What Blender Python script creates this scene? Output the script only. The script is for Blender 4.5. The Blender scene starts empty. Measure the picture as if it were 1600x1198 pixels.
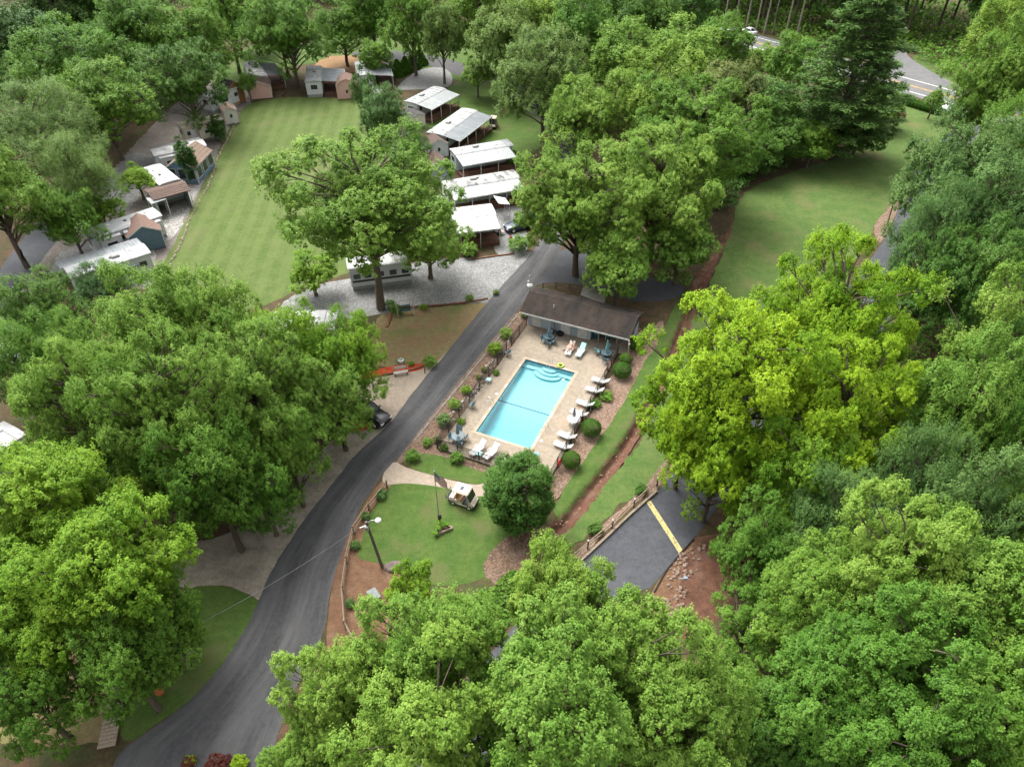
import bpy, bmesh, math, random
import numpy as np
from mathutils import Vector, Matrix
SC = bpy.context.scene
COL = SC.collection
# ---------------------------------------------------------------- camera, sky, sun, exposure
CAM_H, FPX, PITCH = 47.6, 1109.0, math.radians(40.5)
cam_d = bpy.data.cameras.new('camera'); cam = bpy.data.objects.new('camera', cam_d); COL.objects.link(cam)
cam.location = (0, 0, CAM_H); cam.rotation_euler = (math.pi/2 - PITCH, 0, 0)
cam_d.sensor_width = 36; cam_d.lens = 36*FPX/1600; cam_d.clip_end = 3000; cam_d.clip_start = .5
SC.camera = cam
SUN_EL, SUN_AZ = math.radians(58), math.radians(-35)      # azimuth measured from +Y towards +X
W = bpy.data.worlds.new('World'); SC.world = W; W.use_nodes = True
nt = W.node_tree; nt.nodes.clear()
sky = nt.nodes.new('ShaderNodeTexSky'); sky.sky_type = 'NISHITA'; sky.sun_disc = False
sky.sun_elevation = SUN_EL; sky.sun_rotation = SUN_AZ; sky.dust_density = 7; sky.ozone_density = .5; sky.air_density = 1.0
hs = nt.nodes.new('ShaderNodeHueSaturation'); hs.inputs['Saturation'].default_value = .14   # cloud cover: a pale, nearly white sky
bg = nt.nodes.new('ShaderNodeBackground'); bg.inputs[1].default_value = .15
wo = nt.nodes.new('ShaderNodeOutputWorld')
nt.links.new(sky.outputs[0], hs.inputs['Color']); nt.links.new(hs.outputs[0], bg.inputs[0]); nt.links.new(bg.outputs[0], wo.inputs[0])
sl = bpy.data.lights.new('sun', 'SUN'); sl.energy = .85; sl.angle = math.radians(35); sl.color = (1, .96, .90)
so = bpy.data.objects.new('sun', sl); COL.objects.link(so)
sd_ = Vector((math.sin(SUN_AZ)*math.cos(SUN_EL), math.cos(SUN_AZ)*math.cos(SUN_EL), math.sin(SUN_EL)))
so.rotation_euler = (-sd_).to_track_quat('-Z', 'Y').to_euler(); so.location = (0, 0, 120)
vs = SC.view_settings
vs.view_transform = 'Standard'; vs.look = 'None'; vs.gamma = 1; vs.use_curve_mapping = False
vs.exposure = 1.42
SC.render.engine = 'CYCLES'
SC.cycles.max_bounces = 8; SC.cycles.transparent_max_bounces = 8; SC.cycles.diffuse_bounces = 5

# ---------------------------------------------------------------- survey: a spot seen in the photograph -> a place on the ground
sP, cP = math.sin(PITCH), math.cos(PITCH)
def G(x, y, z=0.):
    xu = (x-800)/FPX; yv = (y-599)/FPX
    t = (CAM_H-z)/(sP+yv*cP)
    return np.array([t*xu, t*(cP-yv*sP)])
def ppm(X, Y, z=0.):
    return FPX/(Y*cP+(CAM_H-z)*sP)
def yof(Y, z):
    return 599+FPX*((CAM_H-z)*cP-Y*sP)/(Y*cP+(CAM_H-z)*sP)
PC = np.array([1.5846, 52.9868]); EU = np.array([.91388, -.40598]); EV = np.array([-.40598, -.91388])   # pool centre and axes
def P(u, v): return PC+u*EU+v*EV
PROT = math.atan2(EU[1], EU[0])

# ---------------------------------------------------------------- helpers
def tag(o, label=None, cat=None, group=None, kind=None):
    if label: o['label'] = label
    if cat: o['category'] = cat
    if group: o['group'] = group
    if kind: o['kind'] = kind
    return o
def thing(name, label, cat, loc=(0, 0, 0), rz=0., group=None):
    o = bpy.data.objects.new(name, None); COL.objects.link(o); o.empty_display_size = .3
    o.location = (loc[0], loc[1], loc[2] if len(loc) > 2 else 0); o.rotation_euler = (0, 0, rz)
    return tag(o, label, cat, group)
def link_mesh(name, me, parent=None, m=None):
    o = bpy.data.objects.new(name, me); COL.objects.link(o)
    if parent: o.parent = parent
    if m and not me.materials: me.materials.append(m)
    return o
CHILD = {}
def copy_tree(o, parent=None):
    c = o.copy(); COL.objects.link(c)
    if parent: c.parent = parent
    for ch in o.children: copy_tree(ch, c)
    return c
class MB:
    def __init__(s): s.v = []; s.f = []; s.M = None
    def add(s, vs, fs):
        n = len(s.v)
        if s.M is not None: vs = [tuple(s.M @ Vector(v)) for v in vs]
        s.v += [tuple(v) for v in vs]; s.f += [tuple(i+n for i in f) for f in fs]; return s
    def box(s, c, d, rz=0., rx=0., ry=0.):
        R = Matrix.Rotation(rz, 3, 'Z') @ Matrix.Rotation(ry, 3, 'Y') @ Matrix.Rotation(rx, 3, 'X')
        vs = [Vector(c)+R @ Vector((x*d[0]/2, y*d[1]/2, z*d[2]/2)) for x in (-1, 1) for y in (-1, 1) for z in (-1, 1)]
        return s.add(vs, [(0, 1, 3, 2), (4, 6, 7, 5), (0, 4, 5, 1), (2, 3, 7, 6), (0, 2, 6, 4), (1, 5, 7, 3)])
    def bbox(s, c, d, b=.04, rz=0.):           # box with chamfered vertical edges and top
        x, y, z = d[0]/2, d[1]/2, d[2]/2
        ring = lambda i, zz: [(-x+i, -y+b+i*.3, zz), (-x+b+i*.3, -y+i, zz), (x-b-i*.3, -y+i, zz), (x-i, -y+b+i*.3, zz), (x-i, y-b-i*.3, zz), (x-b-i*.3, y-i, zz), (-x+b+i*.3, y-i, zz), (-x+i, y-b-i*.3, zz)]
        R = Matrix.Rotation(rz, 3, 'Z'); rr = ring(0, -z)+ring(0, z-b)+ring(b, z)
        fs = [tuple(range(7, -1, -1)), tuple(range(16, 24))]
        for k in range(2):
            for i in range(8): fs.append((k*8+i, k*8+(i+1) % 8, k*8+8+(i+1) % 8, k*8+8+i))
        return s.add([Vector(c)+R @ Vector(p) for p in rr], fs)
    def tube(s, p, q, r0, r1=None, n=6, cap=True):
        p, q = Vector(p), Vector(q); r1 = r0 if r1 is None else r1
        a = (q-p).normalized() if (q-p).length > 1e-6 else Vector((0, 0, 1))
        b = a.orthogonal().normalized(); c = a.cross(b)
        vs = [p+(b*math.cos(t)+c*math.sin(t))*r0 for t in [2*math.pi*i/n for i in range(n)]]
        vs += [q+(b*math.cos(t)+c*math.sin(t))*r1 for t in [2*math.pi*i/n for i in range(n)]]
        fs = [(i, (i+1) % n, n+(i+1) % n, n+i) for i in range(n)]
        if cap: fs += [tuple(range(n-1, -1, -1)), tuple(range(n, 2*n))]
        return s.add(vs, fs)
    def path(s, pts, r, n=6):
        pts = [Vector(p) for p in pts]; rs = r if hasattr(r, '__len__') else [r]*len(pts); vs = []; fs = []
        for i, p in enumerate(pts):
            a = (pts[min(i+1, len(pts)-1)]-pts[max(i-1, 0)]).normalized()
            b = a.cross(Vector((.3, .2, 1))).normalized() if abs(a.z) < .95 else a.cross(Vector((1, 0, 0))).normalized()
            c = a.cross(b)
            vs += [p+(b*math.cos(t)+c*math.sin(t))*rs[i] for t in [2*math.pi*k/n for k in range(n)]]
            if i:
                m = (i-1)*n; fs += [(m+k, m+(k+1) % n, m+n+(k+1) % n, m+n+k) for k in range(n)]
        fs += [tuple(range(n-1, -1, -1)), tuple(range(len(vs)-n, len(vs)))]
        return s.add(vs, fs)
    def lathe(s, prof, n=16, c=(0, 0, 0)):
        vs = []; fs = []
        for r, z in prof: vs += [(c[0]+r*math.cos(2*math.pi*k/n), c[1]+r*math.sin(2*math.pi*k/n), c[2]+z) for k in range(n)]
        for i in range(len(prof)-1): fs += [(i*n+k, i*n+(k+1) % n, i*n+n+(k+1) % n, i*n+n+k) for k in range(n)]
        fs += [tuple(range(n-1, -1, -1)), tuple(range(len(vs)-n, len(vs)))]
        return s.add(vs, fs)
    def prism(s, poly, z0, z1):                # polygon in plan, extruded
        n = len(poly)
        return s.add([(x, y, z0) for x, y in poly]+[(x, y, z1) for x, y in poly],
                     [tuple(range(n-1, -1, -1)), tuple(range(n, 2*n))]+[(i, (i+1) % n, n+(i+1) % n, n+i) for i in range(n)])
    def xprism(s, prof, x0, x1):               # profile in y,z extruded along x
        n = len(prof)
        return s.add([(x0, y, z) for y, z in prof]+[(x1, y, z) for y, z in prof],
                     [tuple(range(n)), tuple(range(2*n-1, n-1, -1))]+[(i, n+i, n+(i+1) % n, (i+1) % n) for i in range(n)])
    def mesh(s, name, m=None, smooth=False):
        me = bpy.data.meshes.new(name); me.from_pydata(s.v, [], s.f)
        if m: me.materials.append(m)
        bm = bmesh.new(); bm.from_mesh(me); bmesh.ops.recalc_face_normals(bm, faces=bm.faces); bm.to_mesh(me); bm.free()
        if smooth: me.shade_smooth()
        me.update(); return me
    def obj(s, name, m, parent=None, smooth=False, label=None):
        o = link_mesh(name, s.mesh(name, m, smooth), parent)
        if label: o['label'] = label
        return o
def B(c, d, **k): return MB().box(c, d, **k)

# ---------------------------------------------------------------- materials
MATS = {}
def mat(name, col, rough=.8, col2=None, scale=3., var=.12, bump=0., bscale=None, metal=0., detail=5., lo=.35, hi=.65, spec=.3, stretch=None, col3=None, scale3=.5):
    if name in MATS: return MATS[name]
    m = bpy.data.materials.new(name); m.use_nodes = True; t = m.node_tree; N, L = t.nodes, t.links
    b = N['Principled BSDF']; b.inputs['Roughness'].default_value = rough; b.inputs['Metallic'].default_value = metal
    b.inputs['Specular IOR Level'].default_value = spec
    tc = N.new('ShaderNodeTexCoord'); src = tc.outputs['Object']
    if stretch:
        mp = N.new('ShaderNodeMapping'); L.new(src, mp.inputs[0]); mp.inputs['Scale'].default_value = stretch; src = mp.outputs[0]
    if col2 is None: col2 = tuple(c*(1-var*2.2) for c in col)
    nz = N.new('ShaderNodeTexNoise'); nz.inputs['Scale'].default_value = scale; nz.inputs['Detail'].default_value = detail; nz.inputs['Roughness'].default_value = .65
    L.new(src, nz.inputs['Vector'])
    mr = N.new('ShaderNodeMapRange'); mr.inputs[1].default_value = lo; mr.inputs[2].default_value = hi; L.new(nz.outputs[0], mr.inputs[0])
    mx = N.new('ShaderNodeMix'); mx.data_type = 'RGBA'; L.new(mr.outputs[0], mx.inputs[0])
    mx.inputs[6].default_value = (*col2, 1); mx.inputs[7].default_value = (*col, 1); out = mx.outputs[2]
    if col3:
        n3 = N.new('ShaderNodeTexNoise'); n3.inputs['Scale'].default_value = scale3; n3.inputs['Detail'].default_value = 4; L.new(src, n3.inputs['Vector'])
        r3 = N.new('ShaderNodeMapRange'); r3.inputs[1].default_value = .52; r3.inputs[2].default_value = .68; L.new(n3.outputs[0], r3.inputs[0])
        m3 = N.new('ShaderNodeMix'); m3.data_type = 'RGBA'; L.new(r3.outputs[0], m3.inputs[0]); L.new(out, m3.inputs[6]); m3.inputs[7].default_value = (*col3, 1); out = m3.outputs[2]
    L.new(out, b.inputs['Base Color'])
    if bump:
        bn = N.new('ShaderNodeTexNoise'); bn.inputs['Scale'].default_value = bscale or scale*4; bn.inputs['Detail'].default_value = 3; L.new(src, bn.inputs['Vector'])
        bp = N.new('ShaderNodeBump'); bp.inputs['Strength'].default_value = min(1, bump); bp.inputs['Distance'].default_value = .05; L.new(bn.outputs[0], bp.inputs['Height']); L.new(bp.outputs[0], b.inputs['Normal'])
    MATS[name] = m; return m
# ================================================================ GROUND
def vnoise(x, y, seed=0):
    def h(i, j):
        n = (i*374761393+j*668265263+seed*144665) & 0x7fffffff
        n = ((n ^ (n >> 13))*1274126177) & 0x7fffffff
        return ((n ^ (n >> 16)) & 0xffff)/65535.
    xi = np.floor(x).astype(np.int64); yi = np.floor(y).astype(np.int64); fx = x-xi; fy = y-yi
    fx = fx*fx*(3-2*fx); fy = fy*fy*(3-2*fy)
    a, b, c, d = h(xi, yi), h(xi+1, yi), h(xi, yi+1), h(xi+1, yi+1)
    return (a*(1-fx)+b*fx)*(1-fy)+(c*(1-fx)+d*fx)*fy
def fbm(x, y, seed=0): return (vnoise(x, y, seed)*.5+vnoise(x*2.1, y*2.1, seed+7)*.3+vnoise(x*4.3, y*4.3, seed+19)*.2)-.5
def dist_line(x, y, pts):
    d = np.full(x.shape, 1e9)
    for (ax, ay), (bx, by) in zip(pts[:-1], pts[1:]):
        vx, vy = bx-ax, by-ay; t = np.clip(((x-ax)*vx+(y-ay)*vy)/(vx*vx+vy*vy+1e-12), 0, 1)
        d = np.minimum(d, np.hypot(x-ax-t*vx, y-ay-t*vy))
    return d
def sdist(x, y, poly):                          # signed distance, positive inside
    d = dist_line(x, y, list(poly)+[poly[0]]); ins = np.zeros(x.shape, bool); n = len(poly)
    for i in range(n):
        (ax, ay), (bx, by) = poly[i], poly[(i+1) % n]
        if ay == by: continue
        c = ((ay > y) != (by > y)) & (x < (bx-ax)*(y-ay)/(by-ay)+ax); ins ^= c
    return np.where(ins, d, -d)
def smooth(pts, n=3, closed=False):
    pts = [np.array(p, float) for p in pts]; out = []; m = len(pts)
    rng_ = range(m) if closed else range(m-1)
    for i in rng_:
        g = lambda k: pts[k % m] if closed else pts[min(max(k, 0), m-1)]
        p0, p1, p2, p3 = g(i-1), g(i), g(i+1), g(i+2)
        for k in range(n):
            t = k/n; out.append(.5*((2*p1)+(-p0+p2)*t+(2*p0-5*p1+4*p2-p3)*t*t+(-p0+3*p1-3*p2+p3)*t**3))
    if not closed: out.append(pts[-1])
    return out
DITCH = [tuple(G(*p)) for p in smooth([(1140, 345), (1098, 430), (1066, 510), (1046, 560), (1031, 592), (1001, 655), (970, 705), (930, 755), (890, 805), (862, 838), (838, 872)], 3)]
def ditch_depth(x, y):
    d = dist_line(x, y, DITCH); k = np.clip(1-np.asarray(y)/110., 0, 1)
    w = .42+.3*fbm(x*.8, y*.8, 3); return -(.6*np.exp(-(d/np.maximum(w, .3))**2))*np.where(np.asarray(y) > 70, .35, 1)
def gz(x, y): return ditch_depth(np.asarray(x, float), np.asarray(y, float))
def sheet(name, polys, m, z, cell=.3, amp=.2, freq=1.2, holes=(), cut=None, px=True, rnd=True, zfun=False, seed=1):
    """a ground sheet with a ragged outline: marching cells over the signed distance to its outline"""
    V, Fc, Zs = [], [], []
    for ip, pl in enumerate(polys):
        poly = [tuple(G(*p)) if px else tuple(p) for p in pl]
        if rnd: poly = [tuple(p) for p in smooth(poly, 3, True)]
        xs = [p[0] for p in poly]; ys = [p[1] for p in poly]; mg = amp+cell
        gx = np.arange(min(xs)-mg, max(xs)+mg+cell, cell); gy = np.arange(min(ys)-mg, max(ys)+mg+cell, cell)
        X, Y = np.meshgrid(gx, gy, indexing='ij'); S_ = sdist(X, Y, poly)
        if amp: S_ = S_+fbm(X*freq, Y*freq, seed)*2*amp
        for h in holes: S_ = np.minimum(S_, -sdist(X, Y, h))
        if cut is not None: S_ = np.minimum(S_, cut(X, Y))
        nx, ny = X.shape; A, B_, C_, D_ = S_[:-1, :-1], S_[1:, :-1], S_[1:, 1:], S_[:-1, 1:]
        full = (A > 0) & (B_ > 0) & (C_ > 0) & (D_ > 0); part = ~full & ((A > 0) | (B_ > 0) | (C_ > 0) | (D_ > 0))
        idx = -np.ones(X.shape, int); used = np.zeros(X.shape, bool)
        used[:-1, :-1] |= full; used[1:, :-1] |= full; used[1:, 1:] |= full; used[:-1, 1:] |= full
        base = len(V); idx[used] = base+np.arange(used.sum()); V += list(zip(X[used].tolist(), Y[used].tolist()))
        I, J = np.nonzero(full)
        Fc += list(zip(idx[I, J].tolist(), idx[I+1, J].tolist(), idx[I+1, J+1].tolist(), idx[I, J+1].tolist()))
        for i, j in zip(*np.nonzero(part)):
            co = [(X[i, j], Y[i, j], S_[i, j]), (X[i+1, j], Y[i+1, j], S_[i+1, j]), (X[i+1, j+1], Y[i+1, j+1], S_[i+1, j+1]), (X[i, j+1], Y[i, j+1], S_[i, j+1])]
            pp = []
            for k in range(4):
                p, q = co[k], co[(k+1) % 4]
                if p[2] > 0: pp.append(p[:2])
                if (p[2] > 0) != (q[2] > 0):
                    t = p[2]/(p[2]-q[2]); pp.append((p[0]+t*(q[0]-p[0]), p[1]+t*(q[1]-p[1])))
            if len(pp) >= 3: b0 = len(V); V += pp; Fc.append(tuple(range(b0, b0+len(pp))))
        Zs += [z+.0035*ip]*(len(V)-len(Zs))
    va = np.array(V, float); zz = np.array(Zs)
    if zfun: zz = zz+gz(va[:, 0], va[:, 1])
    me = bpy.data.meshes.new(name); me.from_pydata(np.column_stack([va, zz]).tolist(), [], Fc); me.materials.append(m); me.update()
    o = link_mesh(name, me); tag(o, kind='structure'); return o
def strip(name, left, right, m, z, n=60, k=8, jit=.06):
    def res(pts):
        p = np.array([G(*q) if len(q) == 2 else q[:2] for q in smooth(pts, 4)]); s = np.r_[0, np.cumsum(np.hypot(*np.diff(p, axis=0).T))]
        t = np.linspace(0, s[-1], n); return np.column_stack([np.interp(t, s, p[:, 0]), np.interp(t, s, p[:, 1])])
    a, b = res(left), res(right); V = []; UV = []; s = 0; rr = random.Random(5)
    for i in range(n):
        if i: s += np.hypot(*((a[i]+b[i])/2-(a[i-1]+b[i-1])/2))
        for j in range(k+1):
            t = j/k; q = a[i]*(1-t)+b[i]*t; w = np.hypot(*(b[i]-a[i]))
            if j in (0, k): d = (b[i]-a[i])/w; q = q+d*rr.uniform(-jit, jit)
            V.append((q[0], q[1], z)); UV.append((t, s))
    Fq = [(i*(k+1)+j, i*(k+1)+j+1, (i+1)*(k+1)+j+1, (i+1)*(k+1)+j) for i in range(n-1) for j in range(k)]
    me = bpy.data.meshes.new(name); me.from_pydata(V, [], Fq); me.materials.append(m)
    uvl = me.uv_layers.new(name='uv')
    for lp in me.loops: uvl.data[lp.index].uv = UV[lp.vertex_index]
    me.update(); o = link_mesh(name, me); return tag(o, kind='structure')

# ---- ground materials
def ground_mat(name, cols, scales, bump=.5, bscale=8., rough=.95, fleck=None, fleckscale=12., stripes=None, tracks=None):
    """cols: list of 3 colours blended by noise at 2 scales; fleck: colour of small specks; stripes: (angle, width, colour) mowing lanes"""
    if name in MATS: return MATS[name]
    m = bpy.data.materials.new(name); m.use_nodes = True; N, L = m.node_tree.nodes, m.node_tree.links
    b = N['Principled BSDF']; b.inputs['Roughness'].default_value = rough; b.inputs['Specular IOR Level'].default_value = .2
    tc = N.new('ShaderNodeTexCoord'); src = tc.outputs['Object']
    def noise(s, det=5, ro=.6, vec=None):
        n = N.new('ShaderNodeTexNoise'); n.inputs['Scale'].default_value = s; n.inputs['Detail'].default_value = det; n.inputs['Roughness'].default_value = ro
        L.new(vec or src, n.inputs['Vector']); return n.outputs[0]
    def rng(x, a, c, lo=0., hi=1.):
        r = N.new('ShaderNodeMapRange'); L.new(x, r.inputs[0]); r.inputs[1].default_value = a; r.inputs[2].default_value = c; r.inputs[3].default_value = lo; r.inputs[4].default_value = hi; return r.outputs[0]
    def mix(f, a, c, mode='MIX'):
        x = N.new('ShaderNodeMix'); x.data_type = 'RGBA'; x.blend_type = mode
        for k, q in ((0, f), (6, a), (7, c)):
            if isinstance(q, (tuple, list)): x.inputs[k].default_value = (*q, 1)
            elif isinstance(q, float): x.inputs[k].default_value = q
            else: L.new(q, x.inputs[k])
        return x.outputs[2]
    col = mix(rng(noise(scales[0]), .38, .62), cols[0], cols[1]); mid = noise(2.3, 7, .72); col = mix(rng(mid, .33, .67, 0., 1.), mix(1., col, (.80, .80, .80), 'MULTIPLY'), mix(1., col, (1.16, 1.15, 1.12), 'MULTIPLY'))
    if len(cols) > 2: col = mix(rng(noise(scales[1]), .53, .70), col, cols[2])
    if stripes:
        for ang, wid, sc in stripes:
            mp = N.new('ShaderNodeMapping'); L.new(src, mp.inputs[0]); mp.inputs['Rotation'].default_value = (0, 0, ang)
            wv = N.new('ShaderNodeTexWave'); wv.inputs['Scale'].default_value = .314/wid; wv.inputs['Distortion'].default_value = 1.3; wv.inputs['Detail'].default_value = 2; wv.inputs['Detail Scale'].default_value = .4
            L.new(mp.outputs[0], wv.inputs['Vector']); col = mix(rng(wv.outputs['Fac'], .3, .7, 0., .30), col, sc)
    if fleck:
        vo = N.new('ShaderNodeTexVoronoi'); vo.inputs['Scale'].default_value = fleckscale; L.new(src, vo.inputs['Vector'])
        bw = N.new('ShaderNodeSeparateColor'); L.new(vo.outputs['Color'], bw.inputs[0])
        col = mix(rng(bw.outputs[0], .45, .9, 0., .8), col, fleck)
    fine = noise(bscale*1.6, 4, .7); col = mix(rng(fine, .3, .7, 0., 1.), mix(1., col, (.66, .66, .66), 'MULTIPLY'), mix(1., col, (1.22, 1.22, 1.22), 'MULTIPLY'))
    if tracks:
        uvn = N.new('ShaderNodeUVMap'); uvn.uv_map = 'uv'; sp = N.new('ShaderNodeSeparateXYZ'); L.new(uvn.outputs[0], sp.inputs[0])
        mt = N.new('ShaderNodeMath'); mt.operation = 'MULTIPLY'; L.new(sp.outputs[0], mt.inputs[0]); mt.inputs[1].default_value = 4*math.pi
        sn = N.new('ShaderNodeMath'); sn.operation = 'SINE'; L.new(mt.outputs[0], sn.inputs[0])
        mp = N.new('ShaderNodeMapping'); L.new(uvn.outputs[0], mp.inputs[0]); mp.inputs['Scale'].default_value = (9, .16, 1)
        sv = noise(1.6, 5, .6, mp.outputs[0]); ad = N.new('ShaderNodeMath'); ad.operation = 'MULTIPLY_ADD'; L.new(sn.outputs[0], ad.inputs[0]); ad.inputs[1].default_value = .14; L.new(sv, ad.inputs[2])
        col = mix(rng(ad.outputs[0], .36, .8, 0., .6), col, tracks)
    L.new(col, b.inputs['Base Color'])
    if bump:
        bp = N.new('ShaderNodeBump'); bp.inputs['Strength'].default_value = bump; bp.inputs['Distance'].default_value = .06
        L.new(noise(bscale, 4, .7), bp.inputs['Height']); L.new(bp.outputs[0], b.inputs['Normal'])
    MATS[name] = m; return m
g_forest = ground_mat('forest_floor', [(.10, .062, .036), (.055, .05, .024), (.05, .075, .022)], (.6, .22), 1, 3)
SDIR = G(432, 160)-G(352, 330); SANG = math.atan2(-SDIR[0], -SDIR[1])
g_lawn = ground_mat('mown_field', [(0.070, 0.110, 0.025), (0.092, 0.128, 0.036), (0.102, 0.117, 0.043)], (.5, .12), .5, 7, stripes=[(SANG, 2.3, (.125, .160, .050))])
g_grass = ground_mat('lawn_grass', [(0.054, 0.104, 0.020), (0.076, 0.121, 0.026), (0.102, 0.107, 0.042)], (.7, .25), .5, 8)
g_meadow = ground_mat('meadow_grass', [(.067, .120, .028), (.095, .139, .037), (.125, .128, .05)], (.5, .17), .6, 6)
g_dry = ground_mat('thin_dry_grass', [(.21, .135, .075), (.19, .165, .075), (.12, .14, .04)], (.5, .35), .6, 6)
g_clay = ground_mat('red_clay', [(0.138, 0.067, 0.043), (0.092, 0.046, 0.031), (0.161, 0.100, 0.070)], (1.2, .5), .8, 5)
g_mulch = ground_mat('bark_mulch', [(0.152, 0.097, 0.067), (0.095, 0.061, 0.044), (0.202, 0.151, 0.117)], (1.5, .5), 1, 7, fleck=(.24, .17, .12), fleckscale=9)
g_brown = ground_mat('leaf_litter', [(.177, .118, .085), (.140, .085, .055), (.199, .147, .110)], (1.0, .4), 1, 7, fleck=(.30, .22, .17), fleckscale=10)
g_straw = ground_mat('pine_straw', [(0.173, 0.099, 0.058), (0.137, 0.076, 0.045), (0.198, 0.127, 0.079)], (1.4, .6), .9, 9)
g_red = ground_mat('red_mulch', [(.425, .068, .025), (.323, .047, .021)], (2, .6), 1, 8)
g_gravel = ground_mat('grey_gravel', [(.207, .207, .205), (.165, .165, .165), (.238, .238, .229)], (.6, .3), 1, 9, fleck=(.34, .34, .33), fleckscale=8)
g_pebble = ground_mat('pale_pebble_bed', [(.258, .245, .225), (.193, .180, .161)], (.6, .3), 1, 9, fleck=(.52, .51, .49), fleckscale=8)
g_asph = ground_mat('asphalt', [(.066, .066, .069), (.057, .057, .060), (.075, .074, .074)], (.25, .4), .3, 14, .85, tracks=(.125, .124, .122))
g_asph2 = ground_mat('fresh_asphalt', [(.073, .077, .087), (.066, .069, .078), (.087, .089, .095)], (.3, .4), .3, 14, .85)
g_hwy = ground_mat('worn_highway', [(.163, .163, .166), (.137, .137, .140)], (.4, .4), .2, 9, .9)
g_conc = ground_mat('weathered_concrete', [(.30, .26, .205), (.235, .205, .165), (.36, .315, .255)], (.45, .22), .2, 9)
g_conc_dark = ground_mat('stained_concrete', [(.313, .275, .218), (.218, .193, .156), (.407, .361, .294)], (.6, .22), .25, 6)
g_deck = ground_mat('deck_concrete', [(0.298, 0.251, 0.194), (0.258, 0.216, 0.169), (0.326, 0.256, 0.187)], (.55, .3), .15, 10)
g_path = ground_mat('path_concrete', [(.332, .276, .217), (.292, .241, .190), (.355, .292, .229)], (.6, .3), .15, 9)

# ---- the ground itself: one big sheet with the pool cut out and the ditch pressed in
PW, PL = 2.79, 6.05
us = np.unique(np.round(np.r_[np.arange(-12, 24.01, .3), -PW, PW], 3)); vvs = np.unique(np.round(np.r_[np.arange(-34, 22.01, .3), -PL, PL], 3))
us = us[[i == 0 or us[i]-us[i-1] > .05 or abs(abs(us[i])-PW) < .001 for i in range(len(us))]]; vvs = vvs[[i == 0 or vvs[i]-vvs[i-1] > .05 or abs(abs(vvs[i])-PL) < .001 for i in range(len(vvs))]]
us = np.r_[-1500, -500, -160, -60, -25, us, 45, 90, 200, 600, 1500]; vvs = np.r_[-1500, -600, -250, -120, -60, vvs, 40, 90, 300, 900]
UU, VV = np.meshgrid(us, vvs, indexing='ij'); GX = PC[0]+UU*EU[0]+VV*EV[0]; GY = PC[1]+UU*EU[1]+VV*EV[1]; GZ = gz(GX, GY)-.16*np.exp(-(dist_line(GX, GY, DITCH)/1.7)**2)
nv = len(vvs); fq = []
for i in range(len(us)-1):
    for j in range(nv-1):
        if us[i] >= -PW-.01 and us[i+1] <= PW+.01 and vvs[j] >= -PL-.01 and vvs[j+1] <= PL+.01: continue
        fq.append((i*nv+j, (i+1)*nv+j, (i+1)*nv+j+1, i*nv+j+1))
me = bpy.data.meshes.new('ground'); me.from_pydata(np.column_stack([GX.ravel(), GY.ravel(), GZ.ravel()]).tolist(), [], fq); me.materials.append(g_forest); me.update()
tag(link_mesh('ground', me), kind='structure')
away = lambda d: (lambda X, Y: dist_line(X, Y, DITCH)-d-.35*fbm(X*1.1, Y*1.1, 5))

# ---- grass, beds and gravel
sheet('lawn_field', [[(236, 452), (270, 385), (300, 325), (330, 262), (352, 215), (372, 180), (390, 163), (430, 154), (480, 152), (560, 157), (600, 168), (640, 190), (680, 240), (700, 300), (650, 330), (640, 380), (560, 420), (470, 452), (430, 470), (380, 485), (300, 480)]], g_lawn, .008, .3, .15)
sheet('far_lawn', [[(330, 130), (375, 80), (470, 55), (560, 45), (640, 50), (760, 62), (800, 90), (790, 130), (760, 145), (700, 120), (600, 95), (480, 100), (400, 120)],
                   [(735, 205), (800, 175), (850, 190), (840, 235), (790, 240), (720, 260)], [(655, 172), (740, 118), (800, 140), (760, 190), (690, 205)]], g_grass, .008, .4, .4)
sheet('meadow', [[(1040, 600), (1075, 520), (1110, 440), (1140, 370), (1165, 300), (1260, 262), (1340, 235), (1390, 190), (1405, 165), (1470, 175), (1490, 200), (1440, 250), (1400, 310), (1370, 350), (1330, 420), (1300, 520), (1200, 620), (1120, 690), (1060, 740), (1000, 770), (950, 805), (900, 850), (850, 880), (845, 872), (900, 815), (945, 760), (1000, 690)]], g_meadow, .010, .35, .4, cut=away(.5), zfun=True)
sheet('ditch_verge', [[(1068, 455), (1030, 530), (1002, 575), (968, 640), (930, 695), (892, 748), (872, 780), (865, 800), (885, 812), (930, 762), (975, 708), (1005, 660), (1035, 595), (1062, 530), (1090, 470)]], g_grass, .012, .25, .25, cut=away(.36), zfun=True, seed=9)
sheet('fence_bed', [[(985, 500), (1010, 520), (1035, 500), (1036, 530), (1008, 575), (974, 640), (936, 695), (893, 752), (868, 780), (850, 770), (868, 738), (905, 680), (950, 600), (978, 540)]], g_brown, .008, .25, .2, cut=away(.4), zfun=True, seed=4)
sheet('clay_ditch_bed', [[(1150, 330), (1120, 380), (1075, 455), (1040, 540), (1010, 610), (965, 690), (925, 742), (885, 795), (850, 830), (830, 870), (855, 880), (895, 830), (940, 770), (985, 705), (1030, 630), (1055, 575), (1085, 500), (1115, 440), (1150, 370)]], g_clay, .004, .15, .15, zfun=True, cut=lambda X, Y: 1.0-dist_line(X, Y, DITCH)+.5*fbm(X*.9, Y*.9, 8))
sheet('magnolia_bed', [[(760, 870), (800, 835), (850, 820), (880, 850), (850, 900), (800, 920), (760, 900)]], g_mulch, .014, .25, .2)
sheet('circle_lawn', [[(612, 757), (640, 754), (700, 762), (745, 774), (790, 770), (820, 800), (815, 850), (790, 885), (740, 908), (690, 915), (640, 900), (600, 880), (562, 872), (563, 850), (578, 805)]], g_grass, .012, .2, .12, seed=3)
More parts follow.
